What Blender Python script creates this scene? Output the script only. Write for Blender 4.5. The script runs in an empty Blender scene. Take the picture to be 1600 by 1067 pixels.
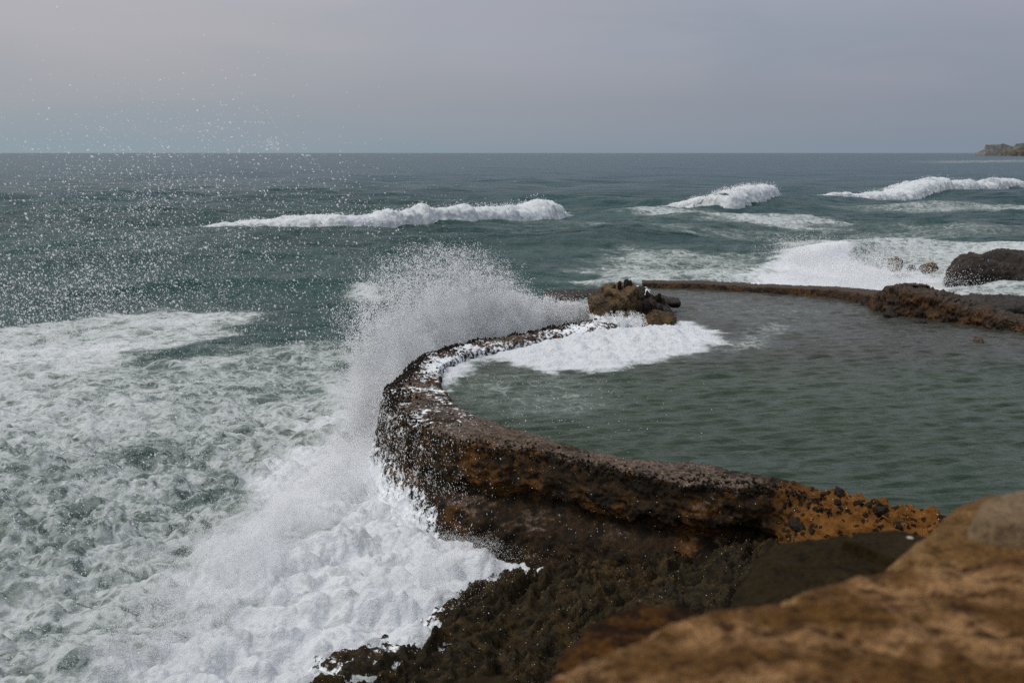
import bpy, bmesh, math, random
import numpy as np
from mathutils import Vector

random.seed(7)
rng = np.random.default_rng(11)
D = bpy.data
sc = bpy.context.scene
COL = sc.collection
R = math.radians

# ------------------------------------------------------------------ camera
F = 1556.0                       # focal length in photo pixels (1600 wide)
PITCH = math.atan((533.5 - 238.6) / F)
CZ = 5.5                         # eye height above the top of the pool wall (z = 0)
SEA = -1.9
POOL = -0.2
cd = D.cameras.new('camera')
cam = D.objects.new('camera', cd)
COL.objects.link(cam)
sc.camera = cam
cd.sensor_width = 36.0
cd.lens = F / 1600 * 36.0
cd.clip_start = 0.05
cd.clip_end = 60000
cam.location = (0, 0, CZ)
cam.rotation_euler = (R(90) - PITCH, 0, 0)
cd.dof.use_dof = True
cd.dof.focus_distance = 22.0
cd.dof.aperture_fstop = 2.2
cd.dof.aperture_blades = 9

def ray(px, py):
    x = (px - 800) / F
    z = -(py - 533.5) / F
    return x, math.cos(PITCH) + z * math.sin(PITCH), -math.sin(PITCH) + z * math.cos(PITCH)

def at_z(px, py, z):
    """point of height z seen at a pixel of the photograph"""
    dx, dy, dz = ray(px, py)
    t = (z - CZ) / dz
    return np.array([dx * t, dy * t, z])

def at_y(px, py, Y):
    dx, dy, dz = ray(px, py)
    t = Y / dy
    return np.array([dx * t, Y, CZ + dz * t])

# ------------------------------------------------------------------ noise
_pr = np.random.default_rng(3)
PERM = np.concatenate([_pr.permutation(256)] * 3).astype(np.int32)
GR = _pr.normal(size=(256, 3))
GR = (GR / np.linalg.norm(GR, axis=1)[:, None]).astype(np.float32)

def perlin(p):
    p = np.asarray(p, dtype=np.float64)
    out = np.empty(len(p), np.float32)
    for s in range(0, len(p), 400000):
        q = p[s:s + 400000]
        i = np.floor(q).astype(np.int64)
        f = (q - i).astype(np.float32)
        i = (i & 255).astype(np.int32)
        u = f * f * f * (f * (f * 6 - 15) + 10)
        res = None
        vals = []
        for dx in (0, 1):
            a = PERM[i[:, 0] + dx]
            for dy in (0, 1):
                b = PERM[a + i[:, 1] + dy]
                for dz in (0, 1):
                    g = GR[PERM[b + i[:, 2] + dz]]
                    vals.append(g[:, 0] * (f[:, 0] - dx) + g[:, 1] * (f[:, 1] - dy) + g[:, 2] * (f[:, 2] - dz))
        ux, uy, uz = u[:, 0], u[:, 1], u[:, 2]
        l = [vals[k] + uz * (vals[k + 1] - vals[k]) for k in (0, 2, 4, 6)]
        m0 = l[0] + uy * (l[1] - l[0])
        m1 = l[2] + uy * (l[3] - l[2])
        out[s:s + 400000] = (m0 + ux * (m1 - m0)) * 1.6
    return out

def fbm(p, octaves=5, gain=0.5, lac=2.03, mode='n'):
    p = np.asarray(p, dtype=np.float64)
    s = np.zeros(len(p), np.float32)
    a, tot = 1.0, 0.0
    for k in range(octaves):
        n = perlin(p + k * 17.3)
        if mode == 'r':
            n = 1 - np.abs(n) * 2          # ridged
        elif mode == 'b':
            n = np.abs(n) * 2 - 0.5          # billowy
        s += a * n
        tot += a
        a *= gain
        p = p * lac
    return s / tot

def sst(e0, e1, x):
    t = np.clip((x - e0) / (e1 - e0), 0, 1)
    return t * t * (3 - 2 * t)

def resample(pts, n, smooth=0):
    pts = np.asarray(pts, float)
    d = np.concatenate([[0], np.cumsum(np.linalg.norm(np.diff(pts[:, :3], axis=0), axis=1))])
    t = np.linspace(0, d[-1], n)
    out = np.stack([np.interp(t, d, pts[:, k]) for k in range(pts.shape[1])], 1)
    for _ in range(smooth):
        out[1:-1] = (out[:-2] + 2 * out[1:-1] + out[2:]) / 4
    return out

def poly_sd(P, poly):
    """signed distance (inside positive) of 2-D points to a polygon"""
    poly = np.asarray(poly, float)[:, :2]
    x, y = P[:, 0], P[:, 1]
    best = np.full(len(P), 1e9)
    inside = np.zeros(len(P), bool)
    n = len(poly)
    for k in range(n):
        a, b = poly[k], poly[(k + 1) % n]
        e = b - a
        t = np.clip(((x - a[0]) * e[0] + (y - a[1]) * e[1]) / max(e @ e, 1e-9), 0, 1)
        best = np.minimum(best, np.hypot(x - a[0] - t * e[0], y - a[1] - t * e[1]))
        c = ((a[1] > y) != (b[1] > y))
        with np.errstate(divide='ignore', invalid='ignore'):
            xi = (b[0] - a[0]) * (y - a[1]) / (b[1] - a[1] if b[1] != a[1] else 1e-9) + a[0]
        inside ^= c & (x < xi)
    return np.where(inside, best, -best)

# ------------------------------------------------------------------ meshes
def mesh_from(name, V, Fc, mat=None, smooth=True, attrs=None, parent=None):
    me = D.meshes.new(name)
    V = np.asarray(V, np.float32)
    Fc = np.asarray(Fc, np.int32)
    k = Fc.shape[1]
    cr_ = np.cross(V[Fc[:, 1]] - V[Fc[:, 0]], V[Fc[:, 2]] - V[Fc[:, 0]])
    if cr_[:, 2].sum() < -0.05 * np.linalg.norm(cr_, axis=1).sum():
        Fc = np.ascontiguousarray(Fc[:, ::-1])       # open sheets face up
    me.vertices.add(len(V))
    me.vertices.foreach_set('co', V.ravel())
    me.loops.add(len(Fc) * k)
    me.loops.foreach_set('vertex_index', Fc.ravel())
    me.polygons.add(len(Fc))
    me.polygons.foreach_set('loop_start', np.arange(0, len(Fc) * k, k, dtype=np.int32))
    me.polygons.foreach_set('use_smooth', np.full(len(Fc), smooth))
    me.update(calc_edges=True)
    me.validate()
    for an, av in (attrs or {}).items():
        at = me.attributes.new(an, 'FLOAT', 'POINT')
        at.data.foreach_set('value', np.asarray(av, np.float32))
    if mat:
        me.materials.append(mat)
    o = D.objects.new(name, me)
    COL.objects.link(o)
    if parent:
        o.parent = parent
    return o

def grid_faces(nu, nv, closed=False):
    i, j = np.meshgrid(np.arange(nu - 1), np.arange(nv if closed else nv - 1), indexing='ij')
    a = i * nv + j
    b = i * nv + (j + 1) % nv
    return np.stack([a, b, b + nv, a + nv], -1).reshape(-1, 4)

def grid_normals(G):
    du = np.gradient(G, axis=0)
    dv = np.gradient(G, axis=1)
    n = np.cross(du, dv)
    return n / np.maximum(np.linalg.norm(n, axis=2, keepdims=True), 1e-9)

def tag(o, label=None, cat=None, group=None, kind=None):
    for k, v in (('label', label), ('category', cat), ('group', group), ('kind', kind)):
        if v:
            o[k] = v
    return o

# ------------------------------------------------------------------ materials
class NT:
    def __init__(self, name):
        self.m = D.materials.new(name)
        self.m.use_nodes = True
        self.t = self.m.node_tree
        self.t.nodes.clear()
        self.out = self.t.nodes.new('ShaderNodeOutputMaterial')

    def put(self, sock, v):
        if isinstance(v, bpy.types.NodeSocket):
            self.t.links.new(v, sock)
        elif v is not None:
            if sock.type == 'RGBA' and not hasattr(v, '__len__'):
                v = (v, v, v, 1)
            if sock.type == 'RGBA' and len(v) == 3:
                v = (*v, 1)
            sock.default_value = v

    def n(self, typ, ins=None, out=0, **props):
        nd = self.t.nodes.new(typ)
        for k, v in props.items():
            setattr(nd, k, v)
        for k, v in (ins or {}).items():
            self.put(nd.inputs[k], v)
        return nd.outputs[out]

    def pos(self):
        return self.n('ShaderNodeNewGeometry', out='Position')

    def mapping(self, v, scale=(1, 1, 1), rot=(0, 0, 0)):
        return self.n('ShaderNodeMapping', {'Vector': v, 'Scale': scale, 'Rotation': rot})

    def noise(self, v, scale, detail=4, rough=0.55, dist=0.0):
        return self.n('ShaderNodeTexNoise', {'Vector': v, 'Scale': scale, 'Detail': detail, 'Roughness': rough, 'Distortion': dist})

    def vor(self, v, scale, feature='F1', out='Distance', rnd=1.0):
        return self.n('ShaderNodeTexVoronoi', {'Vector': v, 'Scale': scale, 'Randomness': rnd}, out=out, feature=feature)

    def ma(self, op, a, b=0.0, c=None, clamp=False):
        ins = {0: a, 1: b}
        if c is not None:
            ins[2] = c
        return self.n('ShaderNodeMath', ins, operation=op, use_clamp=clamp)

    def rng(self, v, a, b, c=0.0, d=1.0):
        return self.n('ShaderNodeMapRange', {'Value': v, 'From Min': a, 'From Max': b, 'To Min': c, 'To Max': d}, interpolation_type='SMOOTHSTEP')

    def mix(self, f, a, b):
        nd = self.t.nodes.new('ShaderNodeMix')
        nd.data_type = 'RGBA'
        self.put(nd.inputs[0], f)
        self.put(nd.inputs[6], a)
        self.put(nd.inputs[7], b)
        return nd.outputs[2]

    def attr(self, name):
        return self.n('ShaderNodeAttribute', out='Fac', attribute_name=name)

    def bump(self, h, dist, strength=1.0, normal=None):
        ins = {'Height': h, 'Distance': dist, 'Strength': strength}
        if normal is not None:
            ins['Normal'] = normal
        return self.n('ShaderNodeBump', ins)

    def bsdf(self, **kw):
        nd = self.t.nodes.new('ShaderNodeBsdfPrincipled')
        for k, v in kw.items():
            self.put(nd.inputs[k.replace('_', ' ')], v)
        return nd.outputs[0]

    def done(self, sh):
        self.t.links.new(sh, self.out.inputs['Surface'])
        return self.m

def foam_pattern(N, P, k=1.0):
    """0..1 pattern: threads and islands of foam, high where foam sits first"""
    w1 = N.n('ShaderNodeTexNoise', {'Vector': P, 'Scale': 0.7 * k, 'Detail': 3.0}, out='Color')
    off = N.n('ShaderNodeVectorMath', {0: w1, 1: (0.5, 0.5, 0.5)}, operation='SUBTRACT')
    off = N.n('ShaderNodeVectorMath', {0: off, 'Scale': 1.6 / k}, operation='SCALE')
    Q = N.n('ShaderNodeVectorMath', {0: P, 1: off}, operation='ADD')
    w2 = N.n('ShaderNodeTexNoise', {'Vector': Q, 'Scale': 4.0 * k, 'Detail': 3.0}, out='Color')
    off2 = N.n('ShaderNodeVectorMath', {0: w2, 1: (0.5, 0.5, 0.5)}, operation='SUBTRACT')
    off2 = N.n('ShaderNodeVectorMath', {0: off2, 'Scale': 0.30 / k}, operation='SCALE')
    Q2 = N.n('ShaderNodeVectorMath', {0: Q, 1: off2}, operation='ADD')
    Q2 = N.mapping(Q2, scale=(0.62, 1.0, 1.0), rot=(0, 0, R(-22)))
    e1 = N.vor(Q2, 1.5 * k, 'DISTANCE_TO_EDGE')
    e2 = N.vor(Q2, 4.6 * k, 'DISTANCE_TO_EDGE')
    t1 = N.rng(e1, 0.0, 0.42, 1.0, 0.0)
    t2 = N.rng(e2, 0.0, 0.40, 1.0, 0.0)
    nz = N.noise(Q2, 2.2 * k, 9, 0.68)
    n4 = N.noise(N.mapping(Q, scale=(0.45, 1.1, 1.0), rot=(0, 0, R(-28))), 1.3 * k, 10, 0.72, 0.5)
    a = N.ma('MULTIPLY', t1, 0.20)
    a = N.ma('MULTIPLY_ADD', t2, 0.16, a)
    a = N.ma('MULTIPLY_ADD', n4, 0.50, a)
    return N.ma('MULTIPLY_ADD', nz, 0.36, a)      # mean about .55

FOAM = (0.60, 0.63, 0.665)

def water_material(name, deep, milky, k, wave, offshore=None, y0=60, y1=600, rough=0.13, spec=0.5):
    N = NT(name)
    P = N.pos()
    foam = N.attr('foam')
    pat = foam_pattern(N, P, k)
    lo = N.ma('MULTIPLY_ADD', foam, -0.95, 1.07)
    d = N.ma('SUBTRACT', pat, lo)
    mask = N.rng(d, -0.08, 0.19)
    milk = N.rng(d, -0.62, 0.12)
    big = N.noise(N.mapping(P, scale=(0.35, 1, 1)), 0.06, 3)
    base = N.mix(N.rng(big, 0.35, 0.65), deep[0], deep[1])
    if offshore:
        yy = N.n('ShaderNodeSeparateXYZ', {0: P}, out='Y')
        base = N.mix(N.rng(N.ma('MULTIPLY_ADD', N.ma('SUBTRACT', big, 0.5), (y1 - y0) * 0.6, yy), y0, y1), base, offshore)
    base = N.mix(N.ma('MULTIPLY', milk, N.rng(foam, 0.05, 0.7, 0.15, 1.0)), base, milky)
    # wavelets
    h = None
    for sx, scale, det, amp, rot in wave:
        nz = N.noise(N.mapping(P, scale=(sx, 1, 1), rot=(0, 0, R(rot))), scale, det, 0.55, 0.3)
        h = N.ma('MULTIPLY', nz, amp) if h is None else N.ma('MULTIPLY_ADD', nz, amp, h)
    bw = N.bump(h, 1.0, 1.0)
    fm = N.noise(P, 9.0 * k, 7, 0.7)
    fm2 = N.noise(P, 2.4 * k, 5, 0.6)
    fh = N.ma('MULTIPLY_ADD', fm2, 0.12, N.ma('MULTIPLY', fm, 0.05))
    bf = N.bump(fh, 1.0, 0.9)
    w = N.bsdf(Base_Color=base, Roughness=rough, IOR=1.33, Normal=bw)
    w.node.inputs['Specular IOR Level'].default_value = spec
    fcol = N.mix(N.rng(d, 0.02, 0.50), (0.33, 0.37, 0.365), FOAM)
    f = N.bsdf(Base_Color=fcol, Roughness=0.75, Normal=bf)
    f.node.inputs['Specular IOR Level'].default_value = 0.25
    mx = N.n('ShaderNodeMixShader', {0: mask, 1: w, 2: f})
    return N.done(mx)

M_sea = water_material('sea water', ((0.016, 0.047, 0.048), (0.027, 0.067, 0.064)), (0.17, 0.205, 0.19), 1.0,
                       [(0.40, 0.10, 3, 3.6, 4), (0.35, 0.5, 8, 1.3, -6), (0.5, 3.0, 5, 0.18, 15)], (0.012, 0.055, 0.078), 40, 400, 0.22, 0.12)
M_pool = water_material('pool water', ((0.011, 0.028, 0.016), (0.024, 0.042, 0.023)), (0.14, 0.17, 0.16), 1.5,
                        [(0.35, 1.3, 2, 0.16, -14), (0.4, 3.6, 5, 0.11, -9), (0.8, 11.0, 3, 0.016, 20)], (0.036, 0.038, 0.030), 24, 30, 0.12, 0.40)

def foam_material(name, k=1.0, tone=1.0):
    N = NT(name)
    P = N.pos()
    fh = N.ma('MULTIPLY_ADD', N.noise(P, 2.4 * k, 5, 0.6), 0.12, N.ma('MULTIPLY', N.noise(P, 9.0 * k, 8, 0.72), 0.06))
    c = N.mix(N.rng(N.noise(P, 1.4 * k, 7, 0.65), 0.35, 0.6), (0.50 * tone, 0.55 * tone, 0.57 * tone), FOAM)
    s = N.bsdf(Base_Color=c, Roughness=0.75, Normal=N.bump(fh, 1.0, 0.9))
    s.node.inputs['Specular IOR Level'].default_value = 0.25
    return N.done(s)

M_foam = foam_material('sea foam')
M_roller = foam_material('breaker foam', 0.7)

def spray_material():
    N = NT('spray water')
    a = N.n('ShaderNodeBsdfDiffuse', {'Color': (0.97, 0.98, 0.99, 1)})
    b = N.n('ShaderNodeBsdfTranslucent', {'Color': (0.97, 0.98, 0.99, 1)})
    c = N.n('ShaderNodeMixShader', {0: 0.5, 1: a, 2: b})
    return N.done(N.n('ShaderNodeMixShader', {0: 0.25, 1: c, 2: N.n('ShaderNodeBsdfTransparent')}))
M_spray = spray_material()

def rock_material(name, dark, mid, warm, top=None, scale=1.0, warm_at=(0.48, 0.60), dark_at=(0.42, 0.56), bump=0.05,
                  speck=0.0, wet=0.45, use_foam=False, stretch=(1, 1, 1), rot=(0, 0, 0), pits=0.0, spec=0.3, crest=False, matrix=None, flecks=0):
    N = NT(name)
    P = N.pos()
    Q = N.mapping(P, scale=stretch, rot=rot)
    n1 = N.noise(Q, 1.1 * scale, 8, 0.62, 0.4)
    n2 = N.noise(Q, 3.7 * scale, 9, 0.68, 0.2)
    n3 = N.noise(Q, 16 * scale, 6, 0.7)
    if crest:
        n1 = N.ma('MULTIPLY_ADD', N.attr('rust'), 0.16, n1)
    c = N.mix(N.rng(n1, *warm_at), mid, warm)
    c = N.mix(N.rng(n2, *dark_at), dark, c)
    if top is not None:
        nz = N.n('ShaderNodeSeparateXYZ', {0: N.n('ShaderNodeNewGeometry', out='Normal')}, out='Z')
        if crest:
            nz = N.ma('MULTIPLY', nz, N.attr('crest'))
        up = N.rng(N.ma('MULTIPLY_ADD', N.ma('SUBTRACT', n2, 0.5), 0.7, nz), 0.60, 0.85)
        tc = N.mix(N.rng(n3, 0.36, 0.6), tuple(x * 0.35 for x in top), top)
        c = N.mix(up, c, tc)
    c = N.mix(N.rng(n3, 0.30, 0.62, 0.70, 0.0), c, tuple(x * 0.25 for x in dark))
    if matrix is not None:
        mv = N.vor(N.mapping(P, scale=(1, 1, 1.2)), 7.5, 'F1')
        mm = N.ma('MULTIPLY_ADD', N.noise(P, 9, 4, 0.6), 0.5, mv)
        mc = N.mix(N.rng(mm, 0.56, 0.64), tuple(x * 0.12 for x in matrix), N.mix(N.rng(n2, 0.35, 0.65), tuple(x * 0.6 for x in matrix), matrix))
        c = N.mix(N.attr('rubble'), c, mc)
    if flecks:
        fv = N.vor(P, flecks, 'F1')
        fs = N.n('ShaderNodeSeparateColor', {0: N.vor(P, flecks, 'F1', 'Color')}, out='Red')
        c = N.mix(N.ma('MULTIPLY', N.rng(fv, 0.10, 0.2, 1.0, 0.0), N.ma('GREATER_THAN', fs, 0.86)), c, (0.42, 0.38, 0.33))
    if speck:
        v = N.vor(P, 26 * scale, 'F1')
        sel = N.vor(P, 26 * scale, 'F1', 'Color')
        sr = N.n('ShaderNodeSeparateColor', {0: sel}, out='Red')
        s = N.ma('MULTIPLY', N.rng(v, 0.14, 0.26, 1.0, 0.0), N.ma('GREATER_THAN', sr, 1 - speck))
        c = N.mix(s, c, (0.55, 0.54, 0.50))
    h = N.ma('MULTIPLY_ADD', n2, 0.7, N.ma('MULTIPLY', n3, 0.35))
    if pits:
        vv = N.vor(Q, 7 * scale, 'F1')
        h = N.ma('MULTIPLY_ADD', vv, pits, h)
    bmp = N.bump(h, bump * 2.0, 1.0)
    rough = N.rng(n3, 0.3, 0.7, wet, 0.85)
    s = N.bsdf(Base_Color=c, Roughness=rough, Normal=bmp)
    s.node.inputs['Specular IOR Level'].default_value = spec
    if use_foam:
        foam = N.attr('foam')
        nf = N.noise(P, 7.0, 8, 0.72, 0.6)
        nf2 = N.noise(N.mapping(P, scale=(0.8, 0.8, 0.25)), 10.0, 6, 0.6, 0.5)
        pat = N.ma('MULTIPLY_ADD', nf2, 0.5, N.ma('MULTIPLY', nf, 0.5))
        lo = N.ma('MULTIPLY_ADD', foam, -0.62, 0.80)
        mk = N.rng(N.ma('SUBTRACT', pat, lo), -0.02, 0.06)
        f = N.bsdf(Base_Color=(0.70, 0.74, 0.78), Roughness=0.6)
        s = N.n('ShaderNodeMixShader', {0: mk, 1: s, 2: f})
    return N.done(s)

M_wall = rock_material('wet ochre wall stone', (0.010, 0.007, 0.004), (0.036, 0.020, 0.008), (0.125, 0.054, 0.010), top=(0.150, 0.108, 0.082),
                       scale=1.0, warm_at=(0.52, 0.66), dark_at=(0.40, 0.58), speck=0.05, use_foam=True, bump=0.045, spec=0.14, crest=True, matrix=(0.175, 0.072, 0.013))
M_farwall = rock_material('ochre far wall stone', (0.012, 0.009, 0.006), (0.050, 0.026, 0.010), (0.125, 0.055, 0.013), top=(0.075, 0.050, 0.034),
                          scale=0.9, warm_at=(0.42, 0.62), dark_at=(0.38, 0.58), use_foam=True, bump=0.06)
M_shore = rock_material('weedy black rock', (0.008, 0.006, 0.003), (0.034, 0.025, 0.011), (0.072, 0.044, 0.014), scale=1.3,
                        warm_at=(0.44, 0.64), dark_at=(0.36, 0.58), speck=0.04, bump=0.028, wet=0.5, spec=0.12, use_foam=True,
                        stretch=(1, 2.2, 1), rot=(0, 0, R(48)), pits=0.3)
M_dark = rock_material('dark basalt rock', (0.010, 0.008, 0.007), (0.030, 0.020, 0.014), (0.055, 0.030, 0.016), scale=1.0, bump=0.08,
                       wet=0.35, use_foam=True)
M_outcrop = rock_material('ochre outcrop stone', (0.013, 0.009, 0.006), (0.078, 0.052, 0.026), (0.165, 0.098, 0.036), scale=1.6,
                          warm_at=(0.40, 0.60), dark_at=(0.36, 0.52), use_foam=True, bump=0.06)
M_stone = rock_material('dark embedded stone', (0.008, 0.006, 0.004), (0.022, 0.016, 0.011), (0.040, 0.026, 0.014), scale=4.0, bump=0.012, wet=0.5, spec=0.12)
M_fore = rock_material('sandy orange boulder stone', (0.042, 0.017, 0.003), (0.125, 0.060, 0.015), (0.340, 0.190, 0.085), scale=4.2,
                       warm_at=(0.42, 0.62), dark_at=(0.36, 0.56), bump=0.012, wet=0.8, stretch=(1, 1.25, 1.25), rot=(0, 0, R(-20)), spec=0.1, flecks=7)
M_forelight = rock_material('ochre boulder stone', (0.070, 0.036, 0.009), (0.150, 0.080, 0.026), (0.215, 0.125, 0.052), scale=5.0,
                            dark_at=(0.34, 0.56), bump=0.008, wet=0.8, spec=0.1)
M_olive = rock_material('olive grey boulder stone', (0.008, 0.005, 0.0015), (0.021, 0.0145, 0.005), (0.030, 0.020, 0.008), scale=3.0,
                        dark_at=(0.30, 0.50), bump=0.008, wet=0.8, spec=0.06, flecks=11)
M_rust = rock_material('rusty boulder stone', (0.013, 0.006, 0.002), (0.042, 0.017, 0.005), (0.085, 0.036, 0.007), scale=3.0,
                       bump=0.008, wet=0.8, spec=0.06)
M_pale = rock_material('pale grey stone', (0.095, 0.060, 0.030), (0.160, 0.110, 0.064), (0.22, 0.155, 0.095), scale=4.0,
                       dark_at=(0.28, 0.48), bump=0.006, wet=0.8, spec=0.1)
M_head = rock_material('headland cliff painted hazy', (0.17, 0.18, 0.18), (0.24, 0.235, 0.22), (0.31, 0.285, 0.25), scale=0.03, bump=0.1, wet=0.9)  # distance haze is painted into the rock colour: pale, low contrast
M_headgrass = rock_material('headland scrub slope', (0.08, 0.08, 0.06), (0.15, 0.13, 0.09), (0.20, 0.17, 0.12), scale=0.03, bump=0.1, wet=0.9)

# ------------------------------------------------------------------ sky and sun
SUN_EL, SUN_AZ = R(56), R(-100)             # azimuth from +Y towards +X
w = D.worlds.new('World')
sc.world = w
w.use_nodes = True
t = w.node_tree
t.nodes.clear()
def wn(typ, **p):
    n = t.nodes.new(typ)
    for k, v in p.items():
        setattr(n, k, v)
    return n
L = t.links.new
tc = wn('ShaderNodeTexCoord')
sky = wn('ShaderNodeTexSky', sky_type='NISHITA', sun_disc=False, sun_elevation=SUN_EL, sun_rotation=SUN_AZ, air_density=1.0, dust_density=4.0)
sep = wn('ShaderNodeSeparateXYZ'); L(tc.outputs['Generated'], sep.inputs[0])
ramp = wn('ShaderNodeValToRGB')
cr = ramp.color_ramp
cr.elements[0].position = 0.0; cr.elements[0].color = (0.256, 0.325, 0.395, 1)
cr.elements[1].position = 1.0; cr.elements[1].color = (0.98, 1.0, 1.05, 1)
for p_, c_ in ((0.045, (0.292, 0.335, 0.400)), (0.11, (0.365, 0.385, 0.450)), (0.20, (0.412, 0.430, 0.505)), (0.45, (0.70, 0.72, 0.77))):
    e = cr.elements.new(p_); e.color = (*c_, 1)
mapc = wn('ShaderNodeMapping'); mapc.inputs['Scale'].default_value = (1.2, 1.2, 7.0); L(tc.outputs['Generated'], mapc.inputs[0])
nz = wn('ShaderNodeTexNoise'); nz.inputs['Scale'].default_value = 2.3; nz.inputs['Detail'].default_value = 5; nz.inputs['Roughness'].default_value = 0.5
nz.inputs['Distortion'].default_value = 0.6
L(mapc.outputs[0], nz.inputs['Vector'])
elev = wn('ShaderNodeMath', operation='MULTIPLY_ADD')      # clouds push the gradient up and down
off = wn('ShaderNodeMath', operation='SUBTRACT'); L(nz.outputs[0], off.inputs[0]); off.inputs[1].default_value = 0.5
upm = wn('ShaderNodeMapRange'); L(sep.outputs['Z'], upm.inputs[0]); upm.inputs[1].default_value = 0.03; upm.inputs[2].default_value = 0.25
upm.inputs[3].default_value = 0.0; upm.inputs[4].default_value = 0.36
L(off.outputs[0], elev.inputs[0]); L(upm.outputs[0], elev.inputs[1]); L(sep.outputs['Z'], elev.inputs[2])
L(elev.outputs[0], ramp.inputs[0])
# brighter, warmer towards the left (the sun behind the cloud)
az = wn('ShaderNodeMapRange', interpolation_type='SMOOTHSTEP'); L(sep.outputs['X'], az.inputs[0])
az.inputs[1].default_value = -0.75; az.inputs[2].default_value = 0.75; az.inputs[3].default_value = 0.0; az.inputs[4].default_value = 1.0
tint = wn('ShaderNodeMix', data_type='RGBA')
tint.inputs[6].default_value = (1.17, 1.13, 1.01, 1); tint.inputs[7].default_value = (0.78, 0.80, 0.825, 1)
L(az.outputs[0], tint.inputs[0])
mul = wn('ShaderNodeMix', data_type='RGBA', blend_type='MULTIPLY'); mul.inputs[0].default_value = 1.0
L(ramp.outputs[0], mul.inputs[6]); L(tint.outputs[2], mul.inputs[7])
hn = wn('ShaderNodeTexNoise'); hn.inputs['Scale'].default_value = 1.7; hn.inputs['Detail'].default_value = 3
mapd = wn('ShaderNodeMapping'); mapd.inputs['Scale'].default_value = (1.0, 1.0, 6.0); mapd.inputs['Location'].default_value = (3.1, 1.7, 0.4)
L(tc.outputs['Generated'], mapd.inputs[0]); L(mapd.outputs[0], hn.inputs['Vector'])
hr = wn('ShaderNodeMapRange', interpolation_type='SMOOTHSTEP'); L(hn.outputs[0], hr.inputs[0]); hr.inputs[1].default_value = 0.36; hr.inputs[2].default_value = 0.62
hm = wn('ShaderNodeMix', data_type='RGBA'); hm.inputs[6].default_value = (0.965, 0.99, 1.025, 1); hm.inputs[7].default_value = (1.07, 1.02, 1.03, 1); L(hr.outputs[0], hm.inputs[0])
mul2 = wn('ShaderNodeMix', data_type='RGBA', blend_type='MULTIPLY'); mul2.inputs[0].default_value = 1.0
L(mul.outputs[2], mul2.inputs[6]); L(hm.outputs[2], mul2.inputs[7]); mul = mul2
ten = wn('ShaderNodeVectorMath', operation='SCALE'); ten.inputs['Scale'].default_value = 10.0
L(mul.outputs[2], ten.inputs[0])
mixs = wn('ShaderNodeMix', data_type='RGBA'); mixs.inputs[0].default_value = 0.06
L(ten.outputs[0], mixs.inputs[6]); L(sky.outputs[0], mixs.inputs[7])
bg = wn('ShaderNodeBackground'); bg.inputs['Strength'].default_value = 0.102
L(mixs.outputs[2], bg.inputs[0])
wo = wn('ShaderNodeOutputWorld'); L(bg.outputs[0], wo.inputs[0])

sl = D.lights.new('sun', 'SUN'); sl.energy = 1.5; sl.angle = R(14); sl.color = (1, 0.96, 0.9)
so = D.objects.new('sun', sl); COL.objects.link(so)
sd = Vector((math.sin(SUN_AZ) * math.cos(SUN_EL), math.cos(SUN_AZ) * math.cos(SUN_EL), math.sin(SUN_EL)))
so.rotation_euler = sd.to_track_quat('Z', 'Y').to_euler()
so.location = sd * 50

# ------------------------------------------------------------------ wall lines (photo pixels -> world)
outer_px = [(1980, 905), (1800, 876), (1640, 850), (1500, 832), (1440, 822), (1380, 806), (1300, 788), (1239, 762), (1178, 757), (1084, 753), (1000, 742), (925, 724), (869, 711),
            (812, 702), (760, 696), (711, 687), (681, 677), (650, 664), (629, 650), (610, 632), (606, 612), (621, 591), (647, 565),
            (662, 553), (700, 541), (756, 530), (812, 523), (850, 514), (885, 507), (930, 499), (952, 488), (965, 470), (978, 447)]
inner_px = [(1980, 840), (1800, 825), (1640, 812), (1490, 803), (1430, 797), (1380, 784), (1290, 768), (1240, 752), (1180, 737), (1110, 724), (1020, 721), (960, 712), (905, 697),
            (860, 685), (800, 668), (750, 650), (715, 632), (695, 612), (688, 596), (684, 582), (690, 570), (705, 561), (730, 553),
            (765, 544), (800, 537), (850, 527), (895, 521), (940, 514), (975, 500), (1000, 475), (1015, 450)]
outer = resample([at_z(*p, 0) for p in outer_px], 1000, 14)
inner = resample([at_z(*p, 0) for p in inner_px], 1000, 14)
# pair by nearest point so that ribs run straight across
idx = []
last = 0
for k in range(0, 1000):
    dd = np.linalg.norm(inner[last:last + 60] - outer[k], axis=1)
    last = last + int(np.argmin(dd))
    idx.append(last)
idxs = np.convolve(np.pad(np.array(idx, float), 30, mode='edge'), np.ones(61) / 61, 'valid')
inn = np.stack([np.interp(idxs, np.arange(1000), inner[:, c]) for c in range(3)], 1)
NU = 1250
outer = resample(outer, NU); 
inn = np.stack([np.interp(np.linspace(0, 999, NU), np.arange(1000), inn[:, c]) for c in range(3)], 1)
tan = np.gradient(outer, axis=0)
tan /= np.linalg.norm(tan, axis=1)[:, None]
# outward = away from the pool
outw = outer - inn
outw[:, 2] = 0
outw /= np.linalg.norm(outw, axis=1)[:, None]
for _ in range(30):
    outw[1:-1] = (outw[:-2] + outw[1:-1] * 2 + outw[2:]) / 4
outw /= np.linalg.norm(outw, axis=1)[:, None]

def photo_x(P):
    """photo column of world points, used to place wet patches along the wall"""
    dy = P[:, 1] * math.cos(PITCH) - (P[:, 2] - CZ) * math.sin(PITCH)
    return 800 + F * P[:, 0] / dy

ux = photo_x(outer)
arc = np.concatenate([[0], np.cumsum(np.linalg.norm(np.diff(outer, axis=0), axis=1))])
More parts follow.
